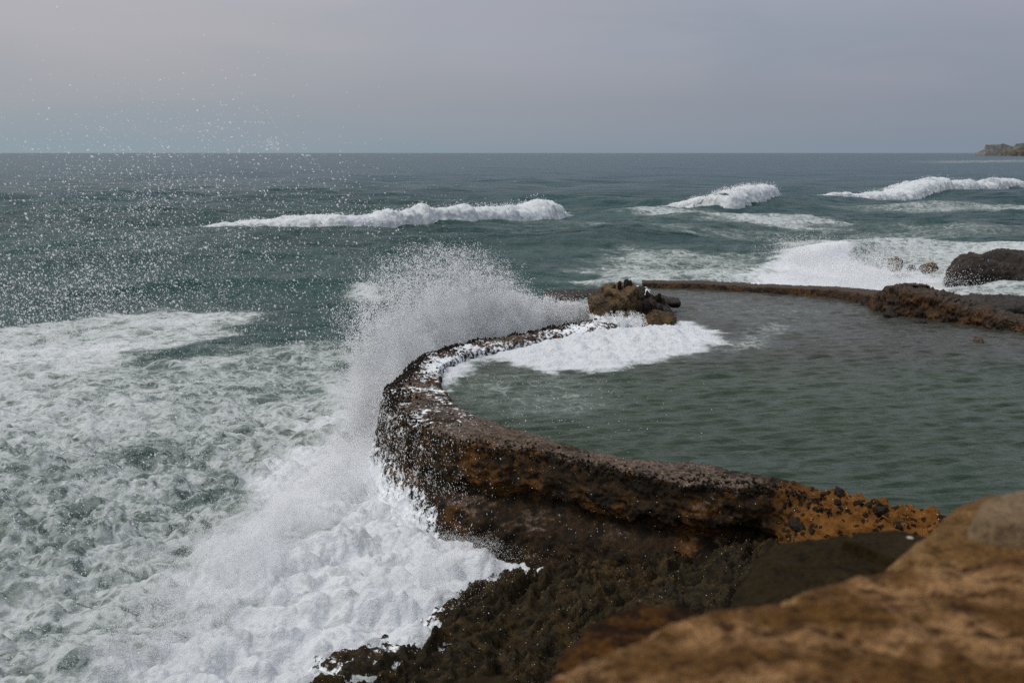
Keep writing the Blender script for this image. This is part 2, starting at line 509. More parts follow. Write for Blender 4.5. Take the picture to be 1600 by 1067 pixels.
# profile: t in 0..1 from sea foot over the top to the pool floor
foot_out = 0.75
prof = []
NV = 190
ts = np.linspace(0, 1, NV)
G = np.zeros((NU, NV, 3))
fo = np.zeros((NU, NV))
rubble = sst(1180, 1300, ux) * (arc < arc[-1] * 0.5)        # conglomerate end, slopes outward
kd = np.where(arc < arc[-1] * 0.5, 1, 0)
for j, tt in enumerate(ts):
    if tt < 0.5:                                    # outer face
        q = tt / 0.5
        z = -2.5 + 2.5 * q
        o_ = foot_out * (1 - q) ** 1.3 + 0.08 * np.sin(q * math.pi) * (0.6 + 0.4 * np.sin(arc * 1.3))
        o_ = o_ - 0.34 * math.exp(-((z + 0.98) / 0.22) ** 2) * (1 - rubble) * sst(640, 760, ux) * kd + 0.05 * math.exp(-((z + 0.35) / 0.3) ** 2)
        lean = rubble * (1 - q) * 0.9
        G[:, j] = outer + outw * (o_ + lean)[:, None]
        G[:, j, 2] = z
    elif tt < 0.83:                                 # top
        q = (tt - 0.5) / 0.33
        G[:, j] = outer * (1 - q) + inn * q
        G[:, j, 2] = 0.05 * np.sin(q * math.pi) - rubble * 0.12 * (1 - q) - 0.02
    else:
        q = (tt - 0.83) / 0.17
        G[:, j] = inn - outw * (0.15 * q)
        G[:, j, 2] = -1.1 * q - 0.02
# round the two shoulders a little
for _ in range(5):
    G[:, 1:-1] = (G[:, :-2] + 2 * G[:, 1:-1] + G[:, 2:]) / 4
Nn = grid_normals(G)
if Nn[NU // 2, int(NV * 0.65), 2] < 0:
    Nn = -Nn
Pf = G.reshape(-1, 3)
topness = np.clip(Nn[:, :, 2], 0, 1).reshape(-1)
n_big = fbm(Pf * 0.9, 4)
n_mid = fbm(Pf * 3.1 + 5, 5, 0.55)
n_rid = fbm(Pf * np.array([1.7, 1.7, 1.9]) + 9, 6, 0.6, mode='r')
n_fine = fbm(Pf * 14, 4, 0.6)
# horizontal ledges of the masonry courses
ledge = np.abs(((Pf[:, 2] + 0.12 * n_big) * 2.3) % 1.0 - 0.5) * 2
disp_face = 0.24 * n_big + 0.16 * n_mid + 0.15 * (n_rid - 0.45) + 0.05 * n_fine - 0.05 * sst(0.75, 1.0, ledge) * (0.5 + n_mid)
disp_top = 0.035 * n_big + 0.05 * n_mid + 0.045 * (n_rid - 0.5) + 0.035 * n_fine
far_w = np.repeat(sst(arc[-1] * 0.45, arc[-1] * 0.6, arc), NV)
disp_top = disp_top * (1 + 0.9 * far_w)
rb = np.repeat(rubble, NV)
disp_top = disp_top * (1 + 1.6 * rb) + rb * 0.08 * n_rid
dsp = disp_face * (1 - topness) + disp_top * topness
Wp = Pf + Nn.reshape(-1, 3) * dsp[:, None]
# foam film on the wall: the washed stretch of the curve
fx = np.repeat(ux, NV); ar = np.repeat(arc / arc[-1], NV)
zz = Wp[:, 2]
turn = ar > 0.5
wash_top = np.where(turn, 0.72 - 0.22 * sst(700, 760, fx) + 0.25 * sst(790, 880, fx), 0)
a_left = sst(780, 640, fx) * 0.55
a_left = np.where(~turn & (fx > 800), 0, a_left)
foamw = np.where(turn, wash_top, a_left)
foamw = foamw * (0.75 + 0.5 * fbm(Pf * 1.3 + 40, 3))
face_f = np.where((fx < 760) & ~turn, 0.40 * sst(770, 640, fx) + 0.35 * sst(-0.7, -1.9, zz) * sst(800, 700, fx), 0)
foamw = np.where(topness > 0.5, foamw, np.maximum(face_f, np.where(turn, 0.5, 0)))
wall = mesh_from('pool_wall', Wp, grid_faces(NU, NV), M_wall, True, {'foam': np.clip(foamw, 0, 1), 'crest': np.clip(1 - rb * 1.3, 0, 1) * (0.78 + 0.5 * n_big), 'rust': np.clip(np.exp(-((fx - 745) / 75) ** 2) * sst(-1.3, -0.5, zz) + 0.7 * np.exp(-((fx - 930) / 160) ** 2) * np.exp(-((zz + 0.75) / 0.25) ** 2), 0, 1) * (ar < 0.5), 'rubble': np.clip(rb * 1.15 + 0.6 * n_big * (rb > 0.02), 0, 1)})
tag(wall, 'curved wet stone wall round the near side of the tidal pool, its ochre face battered by surf', 'sea wall')

# dark stones set in the conglomerate, mussels on the crest
def blob(r, seed, sub=2, sq=(1, 1, 1), amp=0.3, freq=1.2):
    bm = bmesh.new()
    bmesh.ops.create_icosphere(bm, subdivisions=sub, radius=1)
    V = np.array([v.co[:] for v in bm.verts])
    Fc = np.array([[v.index for v in f.verts] for f in bm.faces])
    bm.free()
    # angular: push towards a random polyhedron
    rg = np.random.default_rng(seed)
    dirs = rg.normal(size=(12, 3)); dirs /= np.linalg.norm(dirs, axis=1)[:, None]
    hh = rg.uniform(0.62, 0.95, 12)
    dots = V @ dirs.T
    lim = np.min(np.where(dots > 0.05, hh[None, :] / np.maximum(dots, 0.05), 9), axis=1)
    V = V * np.minimum(lim, 1.15)[:, None]
    V = V * (1 + amp * fbm(V * freq + seed * 3.7, 3))[:, None]
    return V * np.array(sq) * r, Fc

def rotm(a, b, c):
    ca, sa, cb, sb, cc, sn = math.cos(a), math.sin(a), math.cos(b), math.sin(b), math.cos(c), math.sin(c)
    return (np.array([[cc, -sn, 0], [sn, cc, 0], [0, 0, 1]]) @ np.array([[cb, 0, sb], [0, 1, 0], [-sb, 0, cb]]) @ np.array([[1, 0, 0], [0, ca, -sa], [0, sa, ca]]))

Wg = Wp.reshape(NU, NV, 3)
rs = random.Random(5)
cnt = 0
for k in range(400):
    i = rs.randrange(NU); j = rs.randrange(int(NV * 0.2), int(NV * 0.72))
    if rubble[i] < rs.random() * 0.9 + 0.05 or cnt >= 98:
        continue
    s = rs.choice([0.04, 0.05, 0.06, 0.07, 0.09, 0.12])
    V, Fc = blob(s, k, 2, (1.25, 0.9, 0.8), 0.25)
    V = V @ rotm(rs.random() * 6, rs.random() * 6, rs.random() * 6).T + Wg[i, j] + Nn[i, j] * s * 0.1
    mesh_from('embedded_stone', V, Fc, M_stone, False, parent=wall)
    cnt += 1
# mussel crust: small dark lumps, too many to count
VV, FF, base = [], [], 0
for k in range(3800):
    i = rs.randrange(int(NU * 0.14), int(NU * 0.86)); j = int(NV * (0.47 + 0.05 * abs(rs.gauss(0, 1.5))))
    if i < NU * 0.42 and j > NV * 0.53 and rs.random() < 0.85 or j >= NV * 0.8:
        continue
    s = rs.uniform(0.015, 0.05) * (1.2 if rs.random() < 0.15 else 1) * (0.7 if i < NU * 0.42 else 1)
    V, Fc = blob(s, k % 40, 1, (1, 0.8, 1.2), 0.3)
    V = V @ rotm(0, 0, rs.random() * 6).T + Wg[i, j] + Nn[i, j] * s * 0.3
    VV.append(V); FF.append(Fc + base); base += len(V)
mus = mesh_from('mussel_crust', np.concatenate(VV), np.concatenate(FF), M_stone, False, parent=wall)
tag(mus, kind='stuff')

# ------------------------------------------------------------------ far pool wall
st = [(1003, 449.5, .02, .8), (1060, 450.5, .03, .9), (1100, 452, .05, .9), (1170, 457, .05, .9), (1250, 461, .08, 1.0), (1310, 466, .13, 1.1), (1345, 474, .22, 1.3), (1364, 481, .26, 1.4),
      (1372, 486, .62, 1.5), (1390, 491, .78, 1.6), (1440, 497, .62, 1.6), (1480, 503, .42, 1.5), (1520, 508, .32, 1.2), (1560, 514, .18, 1.1), (1600, 520, .12, 1.0),
      (1700, 534, .1, 1.0), (1820, 552, .1, 1.0)]
A = []
for px, py, zt, wd in st:
    p = at_z(px, py, POOL)
    A.append([p[0], p[1], 0, zt, wd])
A = resample(A, 1100, 3)
ft = np.gradient(A[:, :2], axis=0); ft /= np.linalg.norm(ft, axis=1)[:, None]
nb = np.stack([-ft[:, 1], ft[:, 0]], 1)          # away from the pool
if nb[300, 1] < 0:
    nb = -nb
NV2 = 100
G2 = np.zeros((1100, NV2, 3))
for j, tt in enumerate(np.linspace(0, 1, NV2)):
    zt, wd = A[:, 3], A[:, 4]
    if tt < 0.35:
        q = tt / 0.35
        o_ = 0.22 * q - 0.25; z = (-1.0) * (1 - q) + zt * q
    elif tt < 0.65:
        q = (tt - 0.35) / 0.3
        o_ = -0.03 + wd * q; z = zt + 0.03 * math.sin(q * math.pi)
    else:
        q = (tt - 0.65) / 0.35
        o_ = wd + 0.4 * q; z = zt * (1 - q) - 2.6 * q
    G2[:, j, :2] = A[:, :2] + nb * np.asarray(o_).reshape(-1, 1)
    G2[:, j, 2] = z
for _ in range(3):
    G2[:, 1:-1] = (G2[:, :-2] + 2 * G2[:, 1:-1] + G2[:, 2:]) / 4
N2 = grid_normals(G2)
if N2[500, NV2 // 2, 2] < 0:
    N2 = -N2
P2 = G2.reshape(-1, 3)
xr = np.repeat(photo_x(np.c_[A[:, :2], np.zeros(1100)]), NV2)
rough2 = 0.35 + 0.9 * sst(1340, 1400, xr)
d2 = (0.16 * fbm(P2 * 1.3, 4) + 0.16 * (fbm(P2 * 2.6, 5, 0.6, mode='r') - 0.5) + 0.05 * fbm(P2 * 9, 3)) * rough2
W2 = P2 + N2.reshape(-1, 3) * d2[:, None]
farwall = mesh_from('pool_wall', W2, grid_faces(1100, NV2), M_farwall, True, {'foam': np.zeros(len(W2))})
tag(farwall, 'low brown wall along the far side of the pool, thickening to a craggy ochre block at right', 'sea wall')

# ------------------------------------------------------------------ rocks made of merged blocks
def rock(name, blocks, mat, label=None, cat='rock', group=None, voxel=0.08, amp=0.12, freq=1.4, foamf=None, seed=0, parent=None, fine=0.04):
    """blocks: (centre, half sizes, yaw) – angular lumps merged into one rock"""
    VV, FF, base = [], [], 0
    for q, (c, s, yaw) in enumerate(blocks):
        V, Fc = blob(1.0, seed * 31 + q + 1, 3, (1, 1, 1), 0.15)
        V = V * 1.18 * np.array(s) @ rotm(0, 0, yaw).T + np.array(c)
        VV.append(V); FF.append(Fc + base); base += len(V)
    tmp = mesh_from('tmp', np.concatenate(VV), np.concatenate(FF))
    md = tmp.modifiers.new('r', 'REMESH'); md.mode = 'VOXEL'; md.voxel_size = voxel
    bpy.context.view_layer.update()
    ev = tmp.evaluated_get(bpy.context.evaluated_depsgraph_get())
    m2 = ev.to_mesh()
    n = len(m2.vertices)
    V = np.empty(n * 3, np.float32); m2.vertices.foreach_get('co', V); V = V.reshape(-1, 3)
    NN = np.empty(n * 3, np.float32); m2.vertices.foreach_get('normal', NN); NN = NN.reshape(-1, 3)
    FFs = np.array([p.vertices[:] for p in m2.polygons if len(p.vertices) == 4], np.int32)
    ev.to_mesh_clear()
    old = tmp.data
    D.objects.remove(tmp); D.meshes.remove(old)
    V = V.astype(float)
    dd = amp * fbm(V * freq + seed, 5, 0.55) + amp * 0.8 * (fbm(V * freq * 1.7 + seed, 5, 0.6, mode='r') - 0.5) + fine * fbm(V * freq * 6, 3)
    V = V + NN * dd[:, None]
    fm = foamf(V) if foamf else np.zeros(len(V))
    o = mesh_from(name, V, FFs, mat, True, {'foam': np.clip(fm, 0, 1)}, parent)
    if label:
        tag(o, label, cat, group)
    return o

def pxblock(px0, py0, px1, py1, Y, depth, yaw=0.0):
    a = at_y(px0, py0, Y); b = at_y(px1, py1, Y)
    c = (a + b) / 2
    return ((c[0], Y, c[2]), (abs(b[0] - a[0]) / 2, depth / 2, abs(b[2] - a[2]) / 2), yaw)

Yo = 33.2
outc = D.objects.new('rock_outcrop', None); COL.objects.link(outc)
tag(outc, 'craggy ochre outcrop standing on the pool wall with water pouring off its lower ledge', 'rock outcrop')
def pour(V):
    return 0.60 * sst(0.35, 0.1, V[:, 2]) * sst(1012, 1000, photo_x(V)) * (V[:, 1] < Yo + 0.3)
rock('upper_block', [pxblock(937, 448, 996, 500, Yo + 0.6, 1.9, 0.1), pxblock(940, 446, 972, 480, Yo + 0.5, 1.6, 0.3)], M_outcrop, voxel=0.04, amp=0.09, freq=2.0, seed=3, parent=outc, foamf=pour)
rock('lower_ledge', [pxblock(919, 470, 962, 514, Yo, 1.5, 0.1), pxblock(938, 484, 1008, 522, Yo - 0.2, 1.4), pxblock(922, 466, 944, 490, Yo + 0.1, 1.0, 0.4)], M_outcrop, voxel=0.04, amp=0.08, freq=2.0, seed=5, parent=outc, foamf=pour)
rock('side_block', [pxblock(984, 466, 1040, 512, Yo + 0.4, 1.6), pxblock(985, 452, 1008, 490, Yo + 0.8, 1.4)], M_dark, voxel=0.04, amp=0.09, freq=2.0, seed=7, parent=outc, foamf=pour)
rock('side_block', [pxblock(1003, 482, 1047, 518, Yo - 0.3, 1.0, 0.2)], M_outcrop, voxel=0.04, amp=0.07, freq=2.0, seed=8, parent=outc)
rock('side_block', [pxblock(1036, 466, 1064, 478, Yo + 3.0, 1.0), pxblock(1024, 464, 1050, 474, Yo + 3.6, 1.2)], M_dark, voxel=0.05, amp=0.07, seed=9, parent=outc)
spikes = [(968, 446, 7), (978, 443, 8), (984, 445, 9), (990, 452, 6), (960, 449, 5), (1012, 462, 9), (1020, 466, 7), (1028, 468, 10), (1036, 474, 8), (945, 484, 7), (963, 482, 9),
          (957, 486, 6), (977, 484, 8), (1000, 478, 10), (1010, 476, 11), (1022, 478, 10), (1005, 468, 8), (1033, 482, 8), (995, 462, 7)]
for k, (px, py, r_) in enumerate(spikes):
    c = at_y(px, py, Yo - 0.35 if py > 474 else Yo + 0.4)
    V, Fc = blob(r_ / 47.0 * 0.75, 50 + k, 2, (0.8, 0.8, 1.35), 0.3)
    mesh_from('dark_stone', V @ rotm(0, 0.3 * math.sin(k), k).T + c, Fc, M_stone, False, parent=outc)

grp = 'rocks standing in the surf beyond the far wall'
def small_rock(px0, py0, px1, py1, z, label, mat=M_dark, name='rock', group=None, foam=0.0, seed=1, grow=1.5, vox=0.06, amp=0.09, freq=1.6):
    base_p = at_z((px0 + px1) / 2, py1, z)
    Y = base_p[1] + 0.3
    a = at_y(px0, py0, Y); b = at_y(px1, py1, Y)
    w_, h_ = b[0] - a[0], a[2] - b[2]
    c = ((a[0] + b[0]) / 2, Y, b[2] + h_ * 0.25)
    bl = [(c, (w_ / 2, w_ * 0.45, h_ * 0.75), 0.2), ((c[0] + w_ * 0.2, Y + 0.1, c[2] + h_ * 0.1), (w_ / 3, w_ * 0.3, h_ * 0.6), 0.9),
          ((c[0] - w_ * 0.22, Y, c[2] - h_ * 0.1), (w_ / 3.2, w_ * 0.3, h_ * 0.6), 0.4)]
    return rock(name, bl, mat, label, 'rock', group, vox, amp, freq, (lambda V: np.full(len(V), foam)), seed)
small_rock(1368, 403, 1382, 413, SEA, 'leftmost small dark rock nearly buried in white surf', foam=0.5, seed=4, group=grp)
small_rock(1388, 402, 1412, 417, SEA, 'lumpy brown rock with a knob on top standing in white surf', M_outcrop, seed=5, group=grp)
small_rock(1418, 415, 1431, 420, SEA, 'tiny flat rock just breaking the foam between two larger ones', seed=6, group=grp, amp=0.04)
small_rock(1440, 411, 1463, 421, SEA, 'low rounded brown rock in the surf nearest the big dark rock', M_outcrop, seed=7, group=grp, amp=0.05)
small_rock(1172, 441, 1190, 456, -0.4, 'small foam-splashed stone sitting on the far pool wall', foam=0.6, seed=8, vox=0.05)
small_rock(1522, 529, 1538, 537, POOL, 'small brown rock poking out of the shallow pool at right', M_outcrop, seed=9, vox=0.04, amp=0.05)
small_rock(1382, 485, 1402, 497, POOL, 'small black rock at the foot of the ochre block in the pool', seed=10, vox=0.04, amp=0.05)
small_rock(1428, 501, 1450, 508, POOL, 'flat weedy black rock at the waterline under the ochre block', seed=12, vox=0.04, amp=0.05)
small_rock(590, 655, 606, 676, -0.7, 'small black knob of rock jutting from the left end of the curved wall', seed=11, vox=0.04, amp=0.04)
Yb = 58.5
rock('rock', [pxblock(1500, 402, 1560, 450, Yb, 3.0), pxblock(1488, 425, 1530, 452, Yb - 0.5, 2.0), pxblock(1540, 398, 1640, 450, Yb + 0.5, 4.0), pxblock(1500, 410, 1600, 450, Yb - 0.6, 2.0),
              pxblock(1600, 402, 1720, 450, Yb + 1, 4.0), pxblock(1512, 397, 1535, 440, Yb, 1.4)],
     M_dark, 'large dark flat-topped rock rising from the surf at the right edge', 'rock', voxel=0.08, amp=0.20, freq=1.1, seed=13, fine=0.05)
# low rock shelf behind the far wall at right
sh = []
for (x0, y0, x1, y1, Y) in [(1450, 464, 1530, 495, 41.5), (1500, 466, 1600, 500, 41), (1570, 468, 1680, 505, 40.5), (1650, 470, 1800, 510, 40.5), (1440, 462, 1490, 482, 43), (1500, 464, 1640, 490, 43.5)]:
    sh.append(pxblock(x0, y0, x1, y1, Y, 4.0))
rock('rock_shelf', sh, M_dark, 'low black rock shelf between the far pool wall and the surf at right', 'rock shelf', voxel=0.08, amp=0.14, freq=1.3, seed=17, fine=0.06)
# barely awash ledge left of the outcrop
rock('rock', [((at_z(868, 466, SEA)[0], at_z(868, 466, SEA)[1], SEA - 0.05), (1.1, 0.8, 0.22), 0.3), ((at_z(895, 458, SEA)[0], at_z(895, 458, SEA)[1], SEA - 0.02), (1.6, 1.0, 0.2), 0.2)],
     M_dark, 'thin dark ledge barely awash in the sea left of the outcrop', 'rock', voxel=0.07, amp=0.08, seed=19)

# ------------------------------------------------------------------ shore rock (one sheet of terrain)
edge_px = [(800, 800), (830, 840), (850, 852), (875, 862), (880, 876), (830, 893), (760, 906), (712, 925), (682, 958), (660, 985), (648, 1010), (560, 1040), (470, 1085), (380, 1180)]
edge = [at_z(*p, SEA)[:2] for p in edge_px]
poly = edge + [np.array([-1.5, 2.0]), np.array([16, 2.0]), np.array([16, 26.0]), np.array([edge[0][0] + 3, edge[0][1] + 4])]
gx = np.arange(-7, 15.5, 0.03); gy = np.arange(3.0, 21.0, 0.03)
X, Y = np.meshgrid(gx, gy, indexing='ij')
P = np.stack([X.ravel(), Y.ravel(), np.zeros(X.size)], 1)
sdist = poly_sd(P, poly)
# stay on the seaward side of the wall line
mid = (outer + inn) / 2
wl = np.concatenate([mid[::25][:, :2], [[-3, 60], [60, 60], [60, 5]]])
sdw = poly_sd(P, wl)
up = 0.85 * sst(0, 5.0, sdist) + 0.25 * np.clip(sdist, 0, 1) - 0.55 * np.clip(-sdist, 0, 3)
c45, s45 = math.cos(R(48)), math.sin(R(48))
U = P[:, 0] * c45 + P[:, 1] * s45
Vv = -P[:, 0] * s45 + P[:, 1] * c45
q1 = np.stack([U * 0.42, Vv * 1.35, P[:, 0] * 0 + 3], 1)
wv = fbm(P * 0.8, 3)
q1[:, 1] += wv * 0.8
ridg = fbm(q1 * 1.3, 6, 0.58, mode='r')
bumpy = fbm(P * 2.4 + 7, 5, 0.6)
fine = fbm(P * 9 + 3, 4, 0.65, mode='b')
z = SEA - 0.08 + up + 0.66 * (ridg - 0.5) + 0.16 * bumpy + 0.035 * fine
# low broken ledges awash at the lower left
lw = [at_z(*p, SEA)[:2] for p in [(435, 985), (520, 995), (640, 975), (690, 985), (640, 1067), (520, 1090), (440, 1010)]]
sl_ = poly_sd(P, lw)
z = np.where((sl_ > -0.4) & (sdist < 0.6), np.maximum(z, SEA + 0.04 - 0.45 * sst(0.7, -0.4, sl_) + 0.26 * (ridg - 0.46) + 0.16 * bumpy), z)
z = np.where(sdw > 0.1, np.minimum(z, -2.6), z)
zf = z - SEA
ff = 0.56 * sst(0.30, -0.1, zf) * sst(2.2, 0.2, sdist)
rill = fbm(P * np.array([1.1, 1.1, 1]) + 60, 4)
ff = np.maximum(ff, 0.52 * sst(0.22, 0.5, rill) * sst(0.55, 0.25, zf - up + 0.5) * sst(7, 1, sdist))
P[:, 2] = z
Fg = grid_faces(len(gx), len(gy))
keep = (P[Fg[:, 0], 2] > SEA - 0.55)
shore = mesh_from('shore', P, Fg[keep], M_shore, True, {'foam': np.clip(ff, 0, 1)})
tag(shore, kind='structure')

# ------------------------------------------------------------------ pool water
pp = [tuple(p) for p in mid[::10, :2]]
fc = (A[:, :2] + nb * (A[:, 4] * 0.5)[:, None])
pp += [tuple(p) for p in fc[10::20]]
pp += [(60, 20), (60, 8)]
pool_poly = np.array(pp)
ys = [10.0]
while ys[-1] < 44:
    ys.append(ys[-1] + 0.028 * (ys[-1] / 16) ** 1.4)
gy = np.array(ys)
gx = np.arange(-4.5, 27, 0.05)
X, Y = np.meshgrid(gx, gy, indexing='ij')
P = np.stack([X.ravel(), Y.ravel(), np.zeros(X.size)], 1)
sdp = poly_sd(P, pool_poly)
foam_px = [(690, 612), (682, 596), (690, 572), (740, 552), (800, 542), (860, 528), (930, 514), (1000, 508), (1070, 503), (1105, 510), (1132, 541), (1100, 550), (1050, 560), (990, 570),
           (920, 578), (860, 583), (815, 574), (790, 562), (765, 560), (740, 572), (712, 596)]
fpoly = [at_z(*p, POOL)[:2] for p in foam_px]
sf = poly_sd(P, fpoly)
nfo = fbm(P * 0.9 + 11, 5, 0.6)
dens = sst(-0.75, 0.65, sf + 0.9 * nfo)
thin = [at_z(*p, POOL)[:2] for p in [(1120, 545), (1210, 500), (1240, 510), (1180, 548), (1130, 552)]]
st_ = poly_sd(P, thin)
dens2 = 0.43 * sst(-1.2, 0.8, st_ + 0.6 * nfo)
thin3 = [at_z(*p, POOL)[:2] for p in [(1060, 455), (1350, 480), (1300, 530), (1180, 520), (1040, 480)]]
dens2 = np.maximum(dens2, 0.26 * sst(-3, 2, poly_sd(P, thin3) + 1.0 * nfo))
thin4 = [at_z(*p, POOL)[:2] for p in [(690, 600), (800, 570), (950, 590), (1000, 640), (850, 660), (760, 650), (710, 630)]]
dens2 = np.maximum(dens2, 0.30 * sst(-1.0, 1.0, poly_sd(P, thin4) + 0.6 * nfo))
foamv = np.maximum(dens * 1.0, dens2)
zp = POOL + 0.012 * fbm(P * 1.6, 4)
rq = random.Random(8)
for k in range(16):
    lam = rq.uniform(0.22, 0.62)
    a_ = R(-90 + 16 + rq.gauss(0, 13))
    wq = P * (0.9 / lam) * np.array([0.35, 0.8, 1]) + k * 7
    ph = (P[:, 0] * math.cos(a_) + P[:, 1] * math.sin(a_)) * 2 * math.pi / lam + 2.5 * perlin(wq * 0.5) + rq.random() * 6.28
    zp = zp + 0.0190 * lam * np.sin(ph) * (0.4 + 1.2 * np.clip(perlin(wq * 0.3) + 0.4, 0, 1))
th = sst(0.0, 1.3, sf + 0.3 * nfo)
bil = fbm(P * np.array([1.3, 2.0, 1]) + 31, 6, 0.62, mode='b')
zp = zp + th * (0.03 + 0.24 * (bil + 0.3)) + dens * 0.03 * fbm(P * 6, 4, 0.6)
hump = at_z(1000, 535, POOL)
zp += 0.12 * np.exp(-((P[:, 0] - hump[0]) / 3.0) ** 2 - ((P[:, 1] - hump[1]) / 1.4) ** 2)
P[:, 2] = zp
Fg = grid_faces(len(gx), len(gy))
keep = sdp[Fg[:, 0]] > 0
pool = mesh_from('pool_water', P, Fg[keep], M_pool, True, {'foam': foamv})
tag(pool, kind='structure')

# ------------------------------------------------------------------ sea
ys = [5.0]
while ys[-1] < 9500:
    y = ys[-1]
    px = y * y / (7.4 * 996)                    # ground length seen under one pixel row
    step = 0.045 + px * 0.55
    if y < 32:
        step = 0.026 + px * 0.42
    if 60 < y < 190:
        step = min(step, 0.55)
    elif y > 190:
        step = px * 0.7 + 0.3
    ys.append(y + step)
gy = np.array(ys)
ss = np.concatenate([np.linspace(-1.3, -0.585, 60)[:-1], np.linspace(-0.58, 0.58, 1200), np.linspace(0.585, 1.3, 60)[1:]])
S, Y = np.meshgrid(ss, gy, indexing='ij')
X = S * Y
P = np.stack([X.ravel(), Y.ravel(), np.zeros(X.size)], 1)
dy_row = np.interp(P[:, 1], gy[:-1], np.diff(gy))
Yv = P[:, 1]
print('sea verts', len(P))
z = np.zeros(len(P), np.float64)
rw = random.Random(2)
calm = sst(60, 22, Yv)                         # inshore
for k in range(26):
    lam = 2.2 * 1.22 ** k * 0.8
    if lam > 90:
        break
    th_ = R(-90 + 14 + rw.gauss(0, 24))
    am = 0.0125 * lam ** 0.93 * rw.uniform(0.6, 1.2)
    am = min(am, 0.27)
    fade = np.clip(lam / (3.0 * dy_row) - 0.4, 0, 1)
    ph = (P[:, 0] * math.cos(th_) + P[:, 1] * math.sin(th_)) * 2 * math.pi / lam + rw.random() * 6.28
    ph = ph + 1.3 * perlin(P * (0.35 / lam) + k)
    z += am * fade * (1 - 2 * np.abs(np.sin(ph / 2)) ** 1.3) * 0.8
z *= 0.22 + 0.78 * sst(14, 55, Yv) + 0.45 * sst(60, 120, Yv)
m = Yv < 220
n_ = np.zeros(len(P)); n_[m] = fbm(P[m] * np.array([0.5, 1.0, 1]) * 0.8, 5, 0.6)
z += 0.34 * n_ * sst(220, 90, Yv) * sst(18, 40, Yv)
nearm = Yv < 40
turb = np.zeros(len(P))
turb[nearm] = fbm(P[nearm] * np.array([0.55, 0.8, 1]), 4, 0.55, mode='b')
z += 0.55 * turb * sst(40, 22, Yv) * sst(6, -1, P[:, 0])
def gz(poly, soft, pw=1.0):
    s = poly_sd(P, [at_z(*q, SEA)[:2] for q in poly])
    return s
fbig = fbm(P * 0.16 + 5, 4, 0.6)
fmed = fbm(P * np.array([0.3, 0.6, 1]) + 15, 4, 0.6)
foam = np.zeros(len(P))
def add(poly, dens_, soft, wob=1.0):
    global foam
    lo = np.array([at_z(*q, SEA)[:2] for q in poly])
    x0, y0 = lo.min(0) - 3 * soft - wob * 2; x1, y1 = lo.max(0) + 3 * soft + wob * 2
    m = (P[:, 0] > x0) & (P[:, 0] < x1) & (P[:, 1] > y0) & (P[:, 1] < y1)
    s = poly_sd(P[m], lo) + wob * fmed[m] * 1.5
    foam[m] = np.maximum(foam[m], dens_ * sst(-soft, soft, s))
# streaked old foam, left
add([(-300, 540), (60, 505), (200, 488), (350, 482), (410, 500), (380, 535), (250, 560), (120, 590), (-300, 700)], 0.60, 1.6, 1.2)
add([(-300, 600), (200, 570), (450, 545), (600, 555), (640, 600), (600, 800), (640, 1200), (-300, 1200)], 0.51, 2.0, 1.5)
add([(-300, 700), (250, 690), (420, 640), (600, 600), (600, 1200), (-300, 1200)], 0.51, 2.0, 1.5)
add([(535, 424), (570, 420), (610, 424), (610, 445), (560, 440)], 0.6, 1.2, 0.8)
# surge running from the wall to the lower left
surge = [(520, 590), (590, 570), (640, 600), (640, 760), (740, 790), (892, 868), (840, 900), (700, 935), (660, 1000), (500, 1200), (20, 1200), (130, 1020), (230, 930), (330, 800), (430, 690)]
add(surge, 0.86, 1.7, 1.3)
sg = poly_sd(P, [at_z(*q, SEA)[:2] for q in surge])
sgm = np.where(nearm, sst(-1.2, 2.5, sg), 0)
bl = np.zeros(len(P)); bl[nearm] = fbm(P[nearm] * np.array([1.1, 1.5, 1]) + 80, 4, 0.48)
bl2 = np.zeros(len(P)); bl2[nearm] = fbm(P[nearm] * 3.2 + 80, 2, 0.5)
z += sgm * (0.20 + 0.15 * bl + 0.03 * bl2)
tg_ = at_z(700, 830, SEA)
z += 0.16 * sgm * np.exp(-((P[:, 0] - tg_[0]) / 3.0) ** 2 - ((P[:, 1] - tg_[1]) / 3.0) ** 2)
add([(660, 790), (760, 810), (910, 860), (900, 905), (760, 930), (690, 960), (650, 1010), (560, 1040), (560, 900)], 0.97, 0.6, 0.3)
# greenish open patch inside the surge
for (px, py, r_) in [(440, 835, 0.8), (520, 835, 0.5), (230, 700, 1.0), (340, 760, .8)]:
    c = at_z(px, py, SEA)
    foam -= 0.20 * np.exp(-((P[:, 0] - c[0]) ** 2 + ((P[:, 1] - c[1]) * 1.0) ** 2) / r_ ** 2)
# mid-distance streaks and the right-hand break
add([(880, 318), (1000, 322), (1200, 330), (1360, 335), (1300, 352), (1150, 345), (950, 330)], 0.52, 6, 4)
add([(860, 345), (1100, 350), (1500, 345), (1700, 352), (1500, 362), (1100, 362), (900, 360)], 0.36, 5, 4)
add([(1250, 315), (1500, 312), (1700, 306), (1700, 330), (1450, 326)], 0.42, 8, 4)
add([(960, 375), (1180, 385), (1250, 375), (1180, 420), (1000, 430), (880, 415)], 0.42, 3, 3)
add([(920, 400), (1050, 405), (1180, 412), (1180, 440), (900, 428)], 0.52, 2.5, 2.5)
add([(1090, 420), (1170, 395), (1220, 372), (1300, 353), (1420, 362), (1650, 372), (1800, 380), (1800, 430), (1650, 470), (1480, 470), (1200, 452)], 0.55, 2.5, 2)
add([(1220, 380), (1330, 384), (1400, 398), (1500, 430), (1500, 470), (1200, 455), (1160, 420)], 0.95, 2.0, 1.5)
add([(1290, 400), (1360, 400), (1380, 415), (1260, 420)], 0.9, 2.0, 1)
add([(830, 455), (925, 450), (950, 485), (920, 505), (800, 505)], 0.25, 1, 1)
add([(850, 488), (925, 476), (960, 490), (940, 500), (860, 505)], 0.95, 0.7, 0.5)
